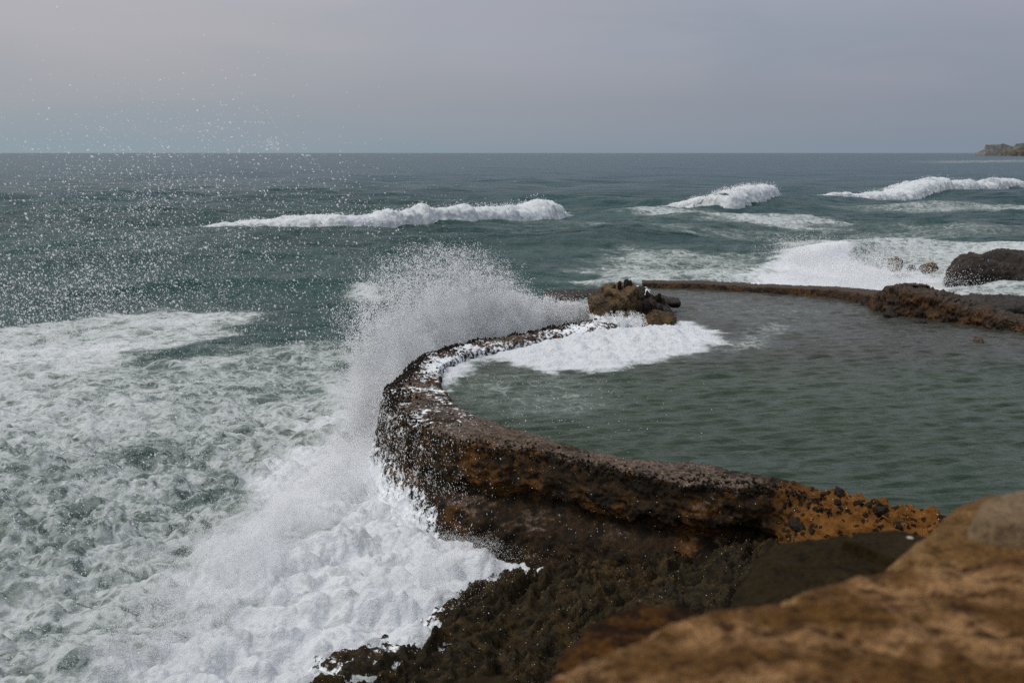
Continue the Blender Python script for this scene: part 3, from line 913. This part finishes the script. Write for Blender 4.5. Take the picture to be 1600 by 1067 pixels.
add([(1480, 440), (1800, 440), (1800, 470), (1560, 465)], 0.55, 1.5, 1)
add([(1400, 252), (1700, 248), (1700, 253), (1450, 256)], 0.35, 40, 10)
foam = foam * (1 + 0.45 * fbig * (foam < 0.9)) - 0.10 * (foam < 0.9) * (foam > 0.1) * np.clip(-fmed, 0, 1)

# breakers: ridge in the sea surface (the foam roller rides on it)
waves = [  # foot line px, height
    ([(120, 370, .3), (270, 360, .85), (400, 361, 1.0), (520, 362, 1.3), (640, 355, 1.5), (730, 350, 1.55), (800, 339, 2.0), (850, 334, 2.4), (880, 332, 2.3), (900, 331, .3)]),
    ([(960, 315, .4), (1030, 317, .8), (1080, 319, 1.2), (1140, 322, 1.6), (1180, 317, 1.8), (1212, 310, 1.6), (1250, 308, .6)]),
    ([(1120, 298, .4), (1210, 302, 1.0), (1300, 306, 1.35), (1400, 304, 1.7), (1480, 300, 1.9), (1560, 291, 1.6), (1640, 287, 1.4), (1760, 283, .8)]),
    ([(880, 372, .4), (940, 370, .55), (1000, 371, .3)]),
    ([(1100, 402, .3), (1160, 400, .9), (1220, 397, 1.25), (1300, 392, 1.2), (1400, 385, .8), (1520, 380, .35)]),
    ([(-100, 385, .5), (60, 378, .6), (180, 374, .4)]),
    ([(1380, 345, .4), (1450, 347, .6), (1520, 346, .4)]),
    ([(-60, 452, .5), (120, 440, .5), (330, 425, .55), (470, 420, .3)]),
    ([(200, 640, .35), (330, 590, .6), (470, 565, .5), (560, 552, .3)]),
]
ridge = np.zeros(len(P))
zbase = z.reshape(len(ss), len(gy)).copy()
def sea_base(x, y):
    i = np.clip(np.searchsorted(ss, x / y), 1, len(ss) - 1)
    j = np.clip(np.searchsorted(gy, y), 1, len(gy) - 1)
    return zbase[i, j]
wl_world = []
for wv_ in waves:
    pts = []
    for px, py, h in wv_:
        p = at_z(px, py, SEA)
        pts.append([p[0], p[1], 0, h])
    c = resample(pts, 160, 6)
    wl_world.append(c)
    x0, x1 = c[:, 0].min() - 6, c[:, 0].max() + 6
    y0, y1 = c[:, 1].min() - 14, c[:, 1].max() + 22
    m = np.where((P[:, 0] > x0) & (P[:, 0] < x1) & (P[:, 1] > y0) & (P[:, 1] < y1))[0]
    o = np.argsort(c[:, 0])
    yc = np.interp(P[m, 0], c[o, 0], c[o, 1])
    hc = np.interp(P[m, 0], c[o, 0], c[o, 3], left=0, right=0)
    tw = 3 + 0.10 * (c[:, 0].max() - c[:, 0].min())
    endf = sst(c[:, 0].min(), c[:, 0].min() + 2 * tw, P[m, 0]) * sst(c[:, 0].max(), c[:, 0].max() - tw, P[m, 0])
    dv = P[m, 1] - yc
    sc_ = np.maximum(hc, 0.3)
    prof_ = np.where(dv > 0, sst(0, 1.1, dv / sc_) * np.exp(-np.clip(dv / sc_ - 1.1, 0, 99) ** 2 / 9), -0.05 * np.exp(-((dv / sc_ + 1.2) / 1.2) ** 2) * sst(0.0, -0.6, dv / sc_))
    z[m] += hc * prof_ * endf * (0.70 if len(wl_world) <= 3 else 0.88)
    ridge[m] += hc * endf * np.exp(-((dv - 4 * sc_) / (3 * sc_)) ** 2) * (len(wl_world) <= 3)
foam = np.maximum(foam, 0.42 * np.clip(ridge / 1.5, 0, 1))
P[:, 2] = SEA + z
# hide nothing: drop only sea cells under the pool itself
spool = poly_sd(P, pool_poly)
Fg = grid_faces(len(ss), len(gy))
keep = spool[Fg[:, 0]] < -0.05
sea = mesh_from('sea', P, Fg[keep], M_sea, True, {'foam': np.clip(foam, 0, 1)})
tag(sea, kind='structure')

# ------------------------------------------------------------------ foam rollers
def roller(c, label, seed, i0=0.03, i1=0.97, hs=1.0, cut=None):
    n = int(np.linalg.norm(np.diff(c[:, :2], axis=0), axis=1).sum() / 0.14)
    c = resample(c, max(n, 50))
    n = len(c)
    tg = np.gradient(c[:, :2], axis=0); tg /= np.linalg.norm(tg, axis=1)[:, None]
    fr = np.stack([tg[:, 1], -tg[:, 0]], 1)
    if fr[:, 1].mean() > 0:
        fr = -fr
    u = np.linspace(0, 1, n)
    h = c[:, 3] * sst(i0 - 0.03, i0 + 0.13, u) * sst(i1 + 0.02, i1 - 0.05, u) * hs
    wob = fbm(np.stack([u * n * 0.14 * 0.35, u * 0 + seed, u * 0], 1), 4, 0.6)
    h = h * (1 + 0.38 * wob)
    wob2 = fbm(np.stack([u * n * 0.14 * 0.9, u * 0 + seed + 9, u * 0], 1), 3, 0.6)
    fr_off = (0.5 * wob + 0.45 * wob2) * h
    prof = np.array([(-4.2, -0.18), (-3.2, 0.25), (-2.2, 0.62), (-1.3, 0.93), (-0.7, 1.06), (-0.2, 1.0), (0.15, 0.78), (0.30, 0.5), (0.38, 0.22), (0.46, -0.05), (0.5, -0.5)])
    pr = resample(np.c_[prof, np.zeros(len(prof))], 54, 2)
    nv = len(pr)
    Gr = np.zeros((n, nv, 3))
    for j in range(nv):
        Gr[:, j, :2] = c[:, :2] + fr * (pr[j, 0] * h + fr_off)[:, None]
        Gr[:, j, 2] = SEA + pr[j, 1] * h - 0.04 + sea_base(Gr[:, j, 0], Gr[:, j, 1])
    NNr = grid_normals(Gr)
    if NNr[n // 2, nv // 2, 2] < 0:
        NNr = -NNr
    Pr = Gr.reshape(-1, 3)
    hh = np.repeat(h, nv)
    dd = 0.26 * fbm(Pr * 0.7 + seed, 5, 0.62) + 0.10 * fbm(Pr * 2.3 + seed, 4, 0.6, mode='b') + 0.07 * fbm(Pr * 5, 3)
    tailcut = np.tile(sst(-1.6, -3.8, pr[:, 0]), n)
    dd = dd * np.clip(hh, 0, 1.4) - tailcut * 0.30 * np.clip(0.4 + fbm(Pr * 0.6 + 3, 4), 0, 2) * hh
    o = mesh_from('breaking_wave', Pr + NNr.reshape(-1, 3) * dd[:, None], grid_faces(n, nv), M_roller)
    tag(o, label, 'breaking wave')
    Q = (Pr + NNr.reshape(-1, 3) * dd[:, None]).reshape(n, nv, 3)
    q = 9000
    ii = rng.integers(0, n, q); jj = np.clip(rng.normal(0.50, 0.16, q) * nv, 0, nv - 1).astype(int)
    ok = (rng.random(q) < h[ii] / max(h.max(), .1)) & (rng.random(q) < np.clip(0.4 + 2.5 * wob[ii], 0.05, 1))
    ii, jj = ii[ok], jj[ok]
    C = Q[ii, jj] + np.abs(rng.normal(size=(len(ii), 3))) * np.array([0, 0, 0.16]) * h[ii, None] + rng.normal(size=(len(ii), 3)) * np.array([0.25, 0.25, 0.05])
    d = drops('crest_spray', C, 0.02 + 0.05 * rng.random(len(ii)) ** 2, None, 1.2, True)
    d.parent = o
    if 'label' in d: del d['label']
    if 'category' in d: del d['category']
    return o
# ------------------------------------------------------------------ spray
OCT_V = np.array([[1, 0, 0], [-1, 0, 0], [0, 1, 0], [0, -1, 0], [0, 0, 1], [0, 0, -1]], float)
OCT_F = np.array([[0, 2, 4], [2, 1, 4], [1, 3, 4], [3, 0, 4], [2, 0, 5], [1, 2, 5], [3, 1, 5], [0, 3, 5]])
TET_V = np.array([[1, 1, 1], [-1, -1, 1], [-1, 1, -1], [1, -1, -1]], float) * 0.8
TET_F = np.array([[0, 2, 1], [0, 1, 3], [0, 3, 2], [1, 2, 3]])

def drops(name, C, r, vel=None, stretch=1.0, tet=False, label=None, mat=None):
    """one mesh of water drops; each elongated along its own flight direction"""
    TV, TF = (TET_V, TET_F) if tet else (OCT_V, OCT_F)
    n = len(C)
    if vel is None:
        vel = rng.normal(size=(n, 3))
    v = vel / np.maximum(np.linalg.norm(vel, axis=1), 1e-6)[:, None]
    a = np.cross(v, rng.normal(size=(n, 3))); a /= np.linalg.norm(a, axis=1)[:, None]
    b = np.cross(v, a)
    st_ = np.broadcast_to(np.asarray(stretch, float), (n,))
    V = C[:, None, :] + r[:, None, None] * (TV[None, :, 0:1] * a[:, None, :] + TV[None, :, 1:2] * b[:, None, :] + TV[None, :, 2:3] * v[:, None, :] * st_[:, None, None])
    Fc = TF[None] + (np.arange(n) * len(TV))[:, None, None]
    o = mesh_from(name, V.reshape(-1, 3), Fc.reshape(-1, 3), mat or M_spray, True)
    tag(o, label, 'spray', kind='stuff')
    return o

roller(wl_world[0], 'long white breaker left of centre, the nearest and widest of the three', 1, 0.13, 0.985)
roller(wl_world[1], 'short tumbling white breaker between the two longer ones, right of centre', 2, 0.14, 0.90)
roller(wl_world[2], 'farthest white breaker running out of the frame at right below the headland', 3, 0.10, 0.99)

def cloud(n, px, py, sx, sy, Y, sY):
    c = at_y(px, py, Y)
    return c[None] + rng.normal(size=(n, 3)) * np.array([sx * Y / F, sY, sy * Y / F])

# (1) fan of drops thrown high at the left, between the camera and the open sea
parts = []
for n, px, py, sx, sy in [(1500, 190, 300, 70, 75), (900, 130, 400, 90, 70), (800, 430, 320, 95, 70), (130, 405, 165, 14, 55), (160, 250, 150, 130, 50), (1900, 90, 470, 130, 50), (700, 330, 420, 110, 70),
                          (300, 520, 330, 60, 60), (1700, 260, 600, 170, 90), (2300, 60, 830, 150, 150), (1200, 300, 780, 150, 110), (900, 0, 600, 120, 120), (500, 480, 500, 100, 70), (2600, 70, 480, 110, 35), (600, 30, 440, 60, 25)]:
    c = cloud(int(n * 1.3), px, py, sx, sy, 11.5, 1.3)
    parts.append(c)
C = np.concatenate(parts)
cl = fbm(C * 1.1 + 9, 5, 0.7)
k_ = rng.random(len(C)) < np.clip(0.40 + cl * 2.6, 0.03, 1)
C = C[k_]
# ragged clots and strings torn from the crest
seeds = C[rng.integers(0, len(C), 420)]
dirs = np.c_[rng.normal(0.3, 0.6, 420), rng.normal(0, 0.3, 420), rng.normal(0.3, 0.8, 420)]
cnts = (3 + rng.lognormal(1.7, 0.7, 420)).astype(int)
st2 = [seeds[q] + dirs[q] * (rng.random((cnts[q], 1)) - 0.5) * 0.45 + rng.normal(size=(cnts[q], 3)) * 0.045 for q in range(420)]
C = np.concatenate([C] + st2)
C = C[C[:, 2] > SEA + 0.4]
r = 0.0032 + 0.0050 * rng.random(len(C)) ** 1.6 + 0.007 * rng.random(len(C)) ** 9
vel = np.c_[0.5 + rng.normal(size=len(C)) * 0.5, rng.normal(size=len(C)) * 0.4, -0.35 + rng.normal(size=len(C)) * 0.5]
drops('spray_drops', C, r, vel, 1.35 + rng.random(len(C)) * 0.5, label='scattered fan of flying water drops over the open sea and sky at left')
parts = []
for n, px, py, sx, sy in [(5000, 200, 330, 110, 90), (5000, 420, 380, 140, 70), (12000, 120, 480, 180, 70), (14000, 300, 600, 220, 120), (16000, 100, 850, 220, 190), (6000, 0, 420, 120, 90)]:
    parts.append(cloud(n, px, py, sx, sy, 13, 2.0))
C = np.concatenate(parts)
cl = fbm(C * 0.9 + 29, 5, 0.7)
C = C[rng.random(len(C)) < np.clip(0.45 + cl * 2.6, 0.02, 1)]
C = C[C[:, 2] > SEA + 0.5]
drops('fine_spray', C, 0.0028 + 0.003 * rng.random(len(C)) ** 2, None, 1.2, True, label='fine droplets drifting among the larger ones at left')

# (2) plume bursting up along the curved wall
bl_px = [(548, 598, 1.55, -1.6), (585, 575, 2.2, -1.2), (630, 552, 2.4, -0.9), (680, 535, 2.5, -0.6), (730, 524, 2.45, -0.5), (775, 516, 1.9, -0.5), (815, 508, 1.0, -0.5), (880, 499, 0.5, -0.4), (930, 491, 0.3, -0.3)]
bl = np.array([[*at_z(a_, b_, 0)[:2], zz_, hh_] for a_, b_, hh_, zz_ in bl_px])
def plume(n, njet, pw, seed, spread=1.0):
    rg = np.random.default_rng(seed)
    u = rg.random(njet) ** 0.9 * (len(bl) - 1)
    base = np.stack([np.interp(u, np.arange(len(bl)), bl[:, c]) for c in range(4)], 1)
    hj = base[:, 3] * rg.uniform(0.3, 1.2, njet)
    vx = rg.normal(-0.06, 0.26, njet) * hj * 0.7
    vy = rg.normal(0.05, 0.30, njet) * hj * 0.6
    j = rg.integers(0, njet, n)
    t_ = rg.random(n) ** pw
    Cx = base[j, 0] + vx[j] * t_ + rg.normal(size=n) * (0.10 + 0.22 * t_) * spread
    Cy = base[j, 1] + 0.25 + vy[j] * t_ + rg.normal(size=n) * (0.15 + 0.25 * t_) * spread
    Cz = base[j, 2] + (hj[j] - base[j, 2]) * t_ * (2.0 - t_) * 0.98 + rg.normal(size=n) * 0.12 * spread
    V_ = np.stack([vx[j] + rg.normal(size=n) * 0.3, vy[j], hj[j] * (1.2 - t_) + rg.normal(size=n) * 0.7], 1)
    return np.stack([Cx, Cy, Cz], 1), V_, t_
C, V_, t_ = plume(235000, 500, 1.7, 5, 1.1)
cl = fbm(C * 1.7 + 9, 5, 0.7)
k_ = rng.random(len(C)) < np.clip(0.50 + cl * 2.4 + 0.45 * (1 - t_) ** 2, 0.03, 1)
C, V_ = C[k_], V_[k_]
drops('wave_plume', C, 0.0052 + 0.0075 * rng.random(len(C)) ** 2.5, V_, 1.4, True, label='white plume of spray bursting up where a wave hits the curved wall')
C, V_, t_ = plume(120000, 1300, 0.8, 6, 0.20)
cl = fbm(C * 3.0 + 19, 4, 0.7)
k_ = rng.random(len(C)) < np.clip(0.30 + cl * 2.8, 0.02, 1)
C, V_ = C[k_], V_[k_]
drops('plume_drops', C, 0.006 + 0.011 * rng.random(len(C)) ** 2.4, V_, 1.6, label='coarse drops thrown out at the top of the plume above the curved wall')

# (3) mist hanging over the surge and sheeting down the left end of the wall
parts = []
def along(n, pts, seed, sx, sy, sz, up_):
    rg = np.random.default_rng(seed)
    pts = np.array([at_z(a_, b_, z_) for a_, b_, z_ in pts])
    u = rg.random(n) * (len(pts) - 1)
    b = np.stack([np.interp(u, np.arange(len(pts)), pts[:, c]) for c in range(3)], 1)
    b += rg.normal(size=(n, 3)) * np.array([sx, sy, 0])
    b[:, 2] += np.abs(rg.normal(size=n)) * sz + up_
    return b
parts.append(along(110000, [(600, 600, -1.2), (570, 640, -1.6), (560, 700, -1.7), (530, 740, -1.8)], 1, 0.35, 0.7, 0.55, -0.1))
parts.append(along(120000, [(560, 720, SEA), (480, 790, SEA), (380, 870, SEA), (300, 950, SEA), (220, 1050, SEA)], 2, 0.7, 0.8, 0.22, 0.15))
parts.append(along(60000, [(620, 790, SEA), (700, 820, SEA), (780, 850, SEA), (680, 900, SEA), (600, 950, SEA)], 3, 0.5, 0.5, 0.10, 0.15))
C = np.concatenate(parts)
cl = fbm(C * 1.6 + 3, 4, 0.65)
C = C[rng.random(len(C)) < np.clip(0.5 + cl * 1.7, 0.03, 1)]
drops('surge_mist', C, 0.003 + 0.0035 * rng.random(len(C)) ** 2, None, 1.3, True, label='fine white mist hanging over the surge left of the wall')

def mist(name, blocks, dens, mat_name, seed, label):
    N = NT(mat_name)
    P = N.pos()
    nzv = N.noise(P, 1.1, 5, 0.62, 0.6)
    d_ = N.ma('MULTIPLY', N.rng(nzv, 0.40, 0.68), dens)
    v = N.n('ShaderNodeVolumePrincipled', {'Color': (0.97, 0.98, 1.0, 1), 'Density': d_, 'Anisotropy': 0.2})
    N.t.links.new(v, N.out.inputs['Volume'])
    o = rock(name, blocks, N.m, voxel=0.15, amp=0.25, freq=0.8, seed=seed)
    tag(o, label, 'spray', kind='stuff')
    return o
bk = []
for a_, b_, hh_, zz_ in bl_px[:7]:
    p_ = at_z(a_, b_, 0)
    bk.append(((p_[0], p_[1] + 0.3, zz_ + 0.22 * hh_ + 0.2), (0.8, 0.7, 0.26 * hh_ + 0.7), 0))
for a_, b_, z_ in [(575, 680, -1.5), (550, 740, -1.6), (480, 800, -1.7), (400, 870, -1.75)]:
    p_ = at_z(a_, b_, z_)
    bk.append(((p_[0], p_[1], z_ + 0.1), (0.9, 1.0, 0.65), 0))
mist('spray_mist', bk, 1.25, 'spray mist', 41, 'soft white veil of mist at the foot of the bursting wave')

# (4) drops and threads running down the outer face
sel = np.where((ux < 790) & (arc < arc[-1] * 0.62))[0]
n = 26000
i = sel[rng.integers(0, len(sel), n)]
keepp = rng.random(n) < np.clip(sst(800, 630, ux[i]) + 0.03, 0, 1)
i = i[keepp]; n = len(i)
j = (NV * (0.02 + 0.48 * rng.random(n) ** 0.8)).astype(int)
C = Wg[i, j] + Nn[i, j] * (0.03 + 0.25 * rng.random(n) ** 1.5)[:, None] + rng.normal(size=(n, 3)) * 0.05
cl = fbm(C * np.array([3.5, 3.5, 0.8]) + 5, 4, 0.6)
k_ = rng.random(n) < np.clip(0.35 + cl * 2.2 + 0.30 * sst(-1.0, -1.8, C[:, 2]), 0.02, 1)
C = C[k_]; n = len(C)
vel = np.c_[rng.normal(size=n) * 0.35, rng.normal(size=n) * 0.35, -np.ones(n)]
drops('running_water', C, 0.0040 + 0.0045 * rng.random(n) ** 2, vel, 2.0 + rng.random(n) * 3, label='threads and drops of white water running down the seaward face of the curved wall')

# (5) water pouring off the outcrop and the wall beside it into the pool
n = 9000
xs = 862 + (1006 - 862) * rng.random(n)
lip_y = np.interp(xs, [862, 900, 930, 945, 960, 985, 1006], [514, 507, 504, 491, 487, 487, 492])
foot_y = np.interp(xs, [862, 900, 930, 945, 960, 985, 1006], [522, 520, 520, 518, 518, 514, 508])
th_ = fbm(np.c_[xs * 0.11, xs * 0, xs * 0], 3, 0.7)
q = rng.random(n)
k_ = rng.random(n) < np.clip(0.40 + 2.2 * th_, 0.0, 1)
pts = []
for a_, l_, f_, qq in zip(xs[k_], lip_y[k_], foot_y[k_], q[k_]):
    Yp = 32.5 - 0.5 * qq if a_ > 938 else 31.6
    if a_ < 938:
        Yp = at_z(a_, f_, POOL)[1] + 0.35 - 0.3 * qq
    pts.append(at_y(a_ + 5 * qq, l_ + (f_ - l_) * qq, Yp))
C = np.array(pts) + rng.normal(size=(len(pts), 3)) * np.array([0.02, 0.08, 0.03])
vel = np.c_[0.25 + rng.normal(size=len(C)) * 0.12, -0.2 + rng.normal(size=len(C)) * 0.1, -np.ones(len(C))]
drops('cascade', C, 0.004 + 0.005 * rng.random(len(C)), vel, 2 + 4 * rng.random(len(C)), label='cascade of white water falling from the outcrop ledge into the pool')

# bubbles and splashes dotting the pool
n = 900
c_ = np.stack([rng.normal(845, 90, n), rng.normal(628, 42, n)], 1)
C = np.array([at_z(a_, b_, POOL + 0.01) for a_, b_ in c_])
C = C[poly_sd(C, pool_poly) > 0.7]
o = drops('bubbles', C, 0.006 + 0.014 * rng.random(len(C)) ** 3, np.tile([[0.0, 0.0, 1.0]], (len(C), 1)), 0.6, label='scattered white bubbles dotting the dark pool water inside the curve')
o['category'] = 'bubbles'

# (6) burst behind the far wall
def burst(name, n, comps, rr, label):
    parts = []
    for w_, px, py, sx, sy, Y, sY in comps:
        parts.append(cloud(int(n * w_), px, py, sx, sy, Y, sY))
    C = np.concatenate(parts)
    C = C[C[:, 2] > SEA - 0.1]
    cl = fbm(C * 0.9 + 13, 4, 0.65)
    C = C[rng.random(len(C)) < np.clip(0.5 + cl * 1.8, 0.02, 1)]
    drops(name, C, rr * (0.6 + 0.9 * rng.random(len(C)) ** 2), None, 1.2, True, label=label)
burst('surf_burst', 60000, [(0.35, 1300, 410, 45, 16, 62, 2.5), (0.25, 1370, 420, 35, 14, 60, 2), (0.1, 1245, 395, 14, 10, 66, 1.5), (0.3, 1400, 440, 55, 10, 55, 2)], 0.016,
      'burst of white spray behind the far pool wall beside the small rocks')

# ------------------------------------------------------------------ foreground boulders
def slab(name, outline_px, z, mat, label, drop=1.2, dome=0.06, amp=0.05, seed=0, tilt=(0, 0), bulge=0.10, freq=2.2, parent=None):
    O = resample([at_z(a_, b_, z) for a_, b_ in outline_px] + [at_z(*outline_px[0], z)], 361, 4)[:-1]
    c = O.mean(0)
    rr = np.concatenate([np.linspace(0.02, 1, 90), np.linspace(1, 1, 60)])
    n_top = 90
    nu = len(rr)
    Gs = np.zeros((nu, 360, 3))
    for k in range(nu):
        if k < n_top:
            q = rr[k]
            Gs[k] = c + (O - c) * q
            Gs[k, :, 2] = z + dome * (1 - q ** 2) - 0.10 * sst(0.86, 1.0, q) * 0.5
        else:
            q = (k - n_top + 1) / (nu - n_top)
            rad = (O - c); rad /= np.linalg.norm(rad, axis=1)[:, None]
            Gs[k] = O + rad * (bulge * math.sin(q * 2.2))
            Gs[k, :, 2] = z - 0.05 - drop * q
    Gs[:, :, 2] += (Gs[:, :, 0] - c[0]) * tilt[0] + (Gs[:, :, 1] - c[1]) * tilt[1]
    for _ in range(6):
        Gs[1:-1] = (Gs[:-2] + 2 * Gs[1:-1] + Gs[2:]) / 4
    Ns = grid_normals(Gs)
    if Ns[20, :, 2].mean() < 0:
        Ns = -Ns
    Ps = Gs.reshape(-1, 3)
    dd = amp * fbm(Ps * freq + seed, 5, 0.55) + amp * 0.35 * (fbm(Ps * freq * 2.7 + seed, 5, 0.6, mode='r') - 0.5)
    V = Ps + Ns.reshape(-1, 3) * dd[:, None]
    # close the middle
    Fq = grid_faces(nu, 360, True)
    mid_i = len(V)
    V = np.concatenate([V, [V[:360].mean(0)]])
    me_f = [tuple(f) for f in Fq]
    me = D.meshes.new(name)
    me.from_pydata([tuple(v) for v in V], [], me_f + [(mid_i, k, (k + 1) % 360) for k in range(360)])
    me.polygons.foreach_set('use_smooth', [True] * len(me.polygons))
    me.materials.append(mat)
    bm = bmesh.new(); bm.from_mesh(me); bmesh.ops.recalc_face_normals(bm, faces=bm.faces); bm.to_mesh(me); bm.free()
    o = D.objects.new(name, me); COL.objects.link(o)
    if parent:
        o.parent = parent
    if label:
        tag(o, label, 'boulder')
    return o
slab('boulder', [(715, 1110), (790, 1052), (870, 1008), (940, 982), (1015, 962), (1100, 950), (1195, 940), (1235, 915), (1290, 893), (1400, 876), (1500, 853), (1600, 842), (1750, 850), (2000, 900),
                 (2300, 1200), (2300, 1700), (900, 1700), (700, 1300)], 4.45, M_fore,
     'huge blurred sandy-orange boulder filling the bottom right corner', drop=1.6, dome=0.03, amp=0.06, seed=1)
slab('boulder', [(1140, 960), (1150, 915), (1170, 880), (1195, 850), (1230, 838), (1300, 834), (1400, 833), (1450, 845), (1480, 870), (1500, 930), (1400, 1000), (1200, 1010)], 3.9, M_olive,
     'blurred dark olive boulder with a smooth curved edge, behind the huge orange one', drop=1.8, dome=0.03, amp=0.05, seed=2, bulge=0.05)
slab('cracked_ledge', [(1308, 842), (1330, 828), (1400, 825), (1455, 836), (1490, 870), (1470, 900), (1420, 890), (1370, 864)], 3.95, M_olive, None, drop=0.12, dome=0.01, amp=0.015,
     seed=8, bulge=0.01, parent=D.objects['boulder.001'])
slab('boulder', [(830, 1080), (865, 1025), (905, 985), (950, 958), (1010, 945), (1080, 948), (1130, 962), (1150, 1000), (1100, 1090), (950, 1150)], 4.0, M_rust,
     'blurred rusty brown boulder left of the olive one, low at the bottom edge', drop=1.8, dome=0.03, amp=0.05, seed=3, bulge=0.05)
slab('boulder', [(1385, 872), (1415, 838), (1455, 808), (1490, 780), (1535, 764), (1620, 770), (1750, 780), (1900, 850), (1850, 930), (1600, 930), (1450, 900)], 4.35, M_forelight,
     'blurred ochre boulder at the right edge carrying the pale stone', drop=1.6, dome=0.05, amp=0.04, seed=4)
slab('stone', [(1512, 808), (1522, 786), (1548, 771), (1595, 764), (1640, 770), (1680, 790), (1670, 815), (1610, 826), (1550, 822)], 4.44, M_pale,
     'pale grey smooth stone lying on the ochre boulder at the right edge', drop=0.14, dome=0.02, amp=0.015, seed=5, bulge=0.02)
slab('boulder', [(690, 1085), (715, 1060), (750, 1052), (790, 1056), (830, 1080), (820, 1120), (730, 1130)], 3.6, M_olive,
     'small olive tip of a blurred boulder at the bottom edge, left of the rusty one', drop=1.4, dome=0.03, amp=0.04, seed=6, bulge=0.03)

# ------------------------------------------------------------------ headland
def ridge_mesh(name, prof_px, Y, depth, mat, jit=2.0, seed=0, parent=None):
    pts = resample([[*at_y(px, py, Y), 0] for px, py in prof_px], 160)
    n = len(pts)
    rows = 24
    Gh = np.zeros((n, rows, 3))
    for j in range(rows):
        q = j / (rows - 1)
        Gh[:, j, 0] = pts[:, 0]
        if q < 0.5:
            k = q / 0.5
            Gh[:, j, 1] = Y + 8 * k
            Gh[:, j, 2] = SEA - 2 + (pts[:, 2] - SEA + 2) * k
        else:
            k = (q - 0.5) / 0.5
            Gh[:, j, 1] = Y + 8 + depth * k
            Gh[:, j, 2] = pts[:, 2] * (1 - k ** 3) + (SEA - 3) * k ** 3
    Gh[:, :, 0] *= Gh[:, :, 1] / Y
    Pp = Gh.reshape(-1, 3)
    Pp[:, 1] += jit * 1.5 * fbm(Pp * np.array([0.05, 0.05, 0.0]) + seed, 4)
    Pp[:, 2] += jit * 0.25 * fbm(Pp * 0.09 + seed, 4) * (Pp[:, 2] > SEA)
    o = mesh_from(name, Pp, grid_faces(n, rows), mat, False, {'foam': np.zeros(len(Pp))}, parent)
    return o
h1 = ridge_mesh('headland', [(1524, 238.5), (1530, 237), (1534, 234.5), (1538, 233), (1540, 226), (1562, 225.2), (1566, 223.8), (1571, 225), (1578, 227.5), (1584, 229), (1588, 224), (1600, 223), (1680, 219), (1760, 222), (1850, 230), (1900, 239)],
                2300, 160, M_head, 2.0, 1)
tag(h1, kind='structure')
h2 = ridge_mesh('headland', [(1565, 237.8), (1575, 236), (1588, 233), (1600, 228.5), (1640, 224), (1760, 226), (1860, 236), (1900, 239.5)], 2100, 80, M_headgrass, 2.0, 5)
tag(h2, kind='structure')

# ------------------------------------------------------------------ render settings
sc.view_settings.view_transform = 'Standard'
sc.view_settings.look = 'None'
sc.view_settings.exposure = 0
sc.view_settings.gamma = 1
sc.render.engine = 'CYCLES'
sc.cycles.use_denoising = False
sc.cycles.max_bounces = 16
sc.cycles.diffuse_bounces = 14
sc.cycles.volume_bounces = 8
sc.cycles.transparent_max_bounces = 24
sc.cycles.glossy_bounces = 2
sc.cycles.transmission_bounces = 3
sc.cycles.sample_clamp_indirect = 8
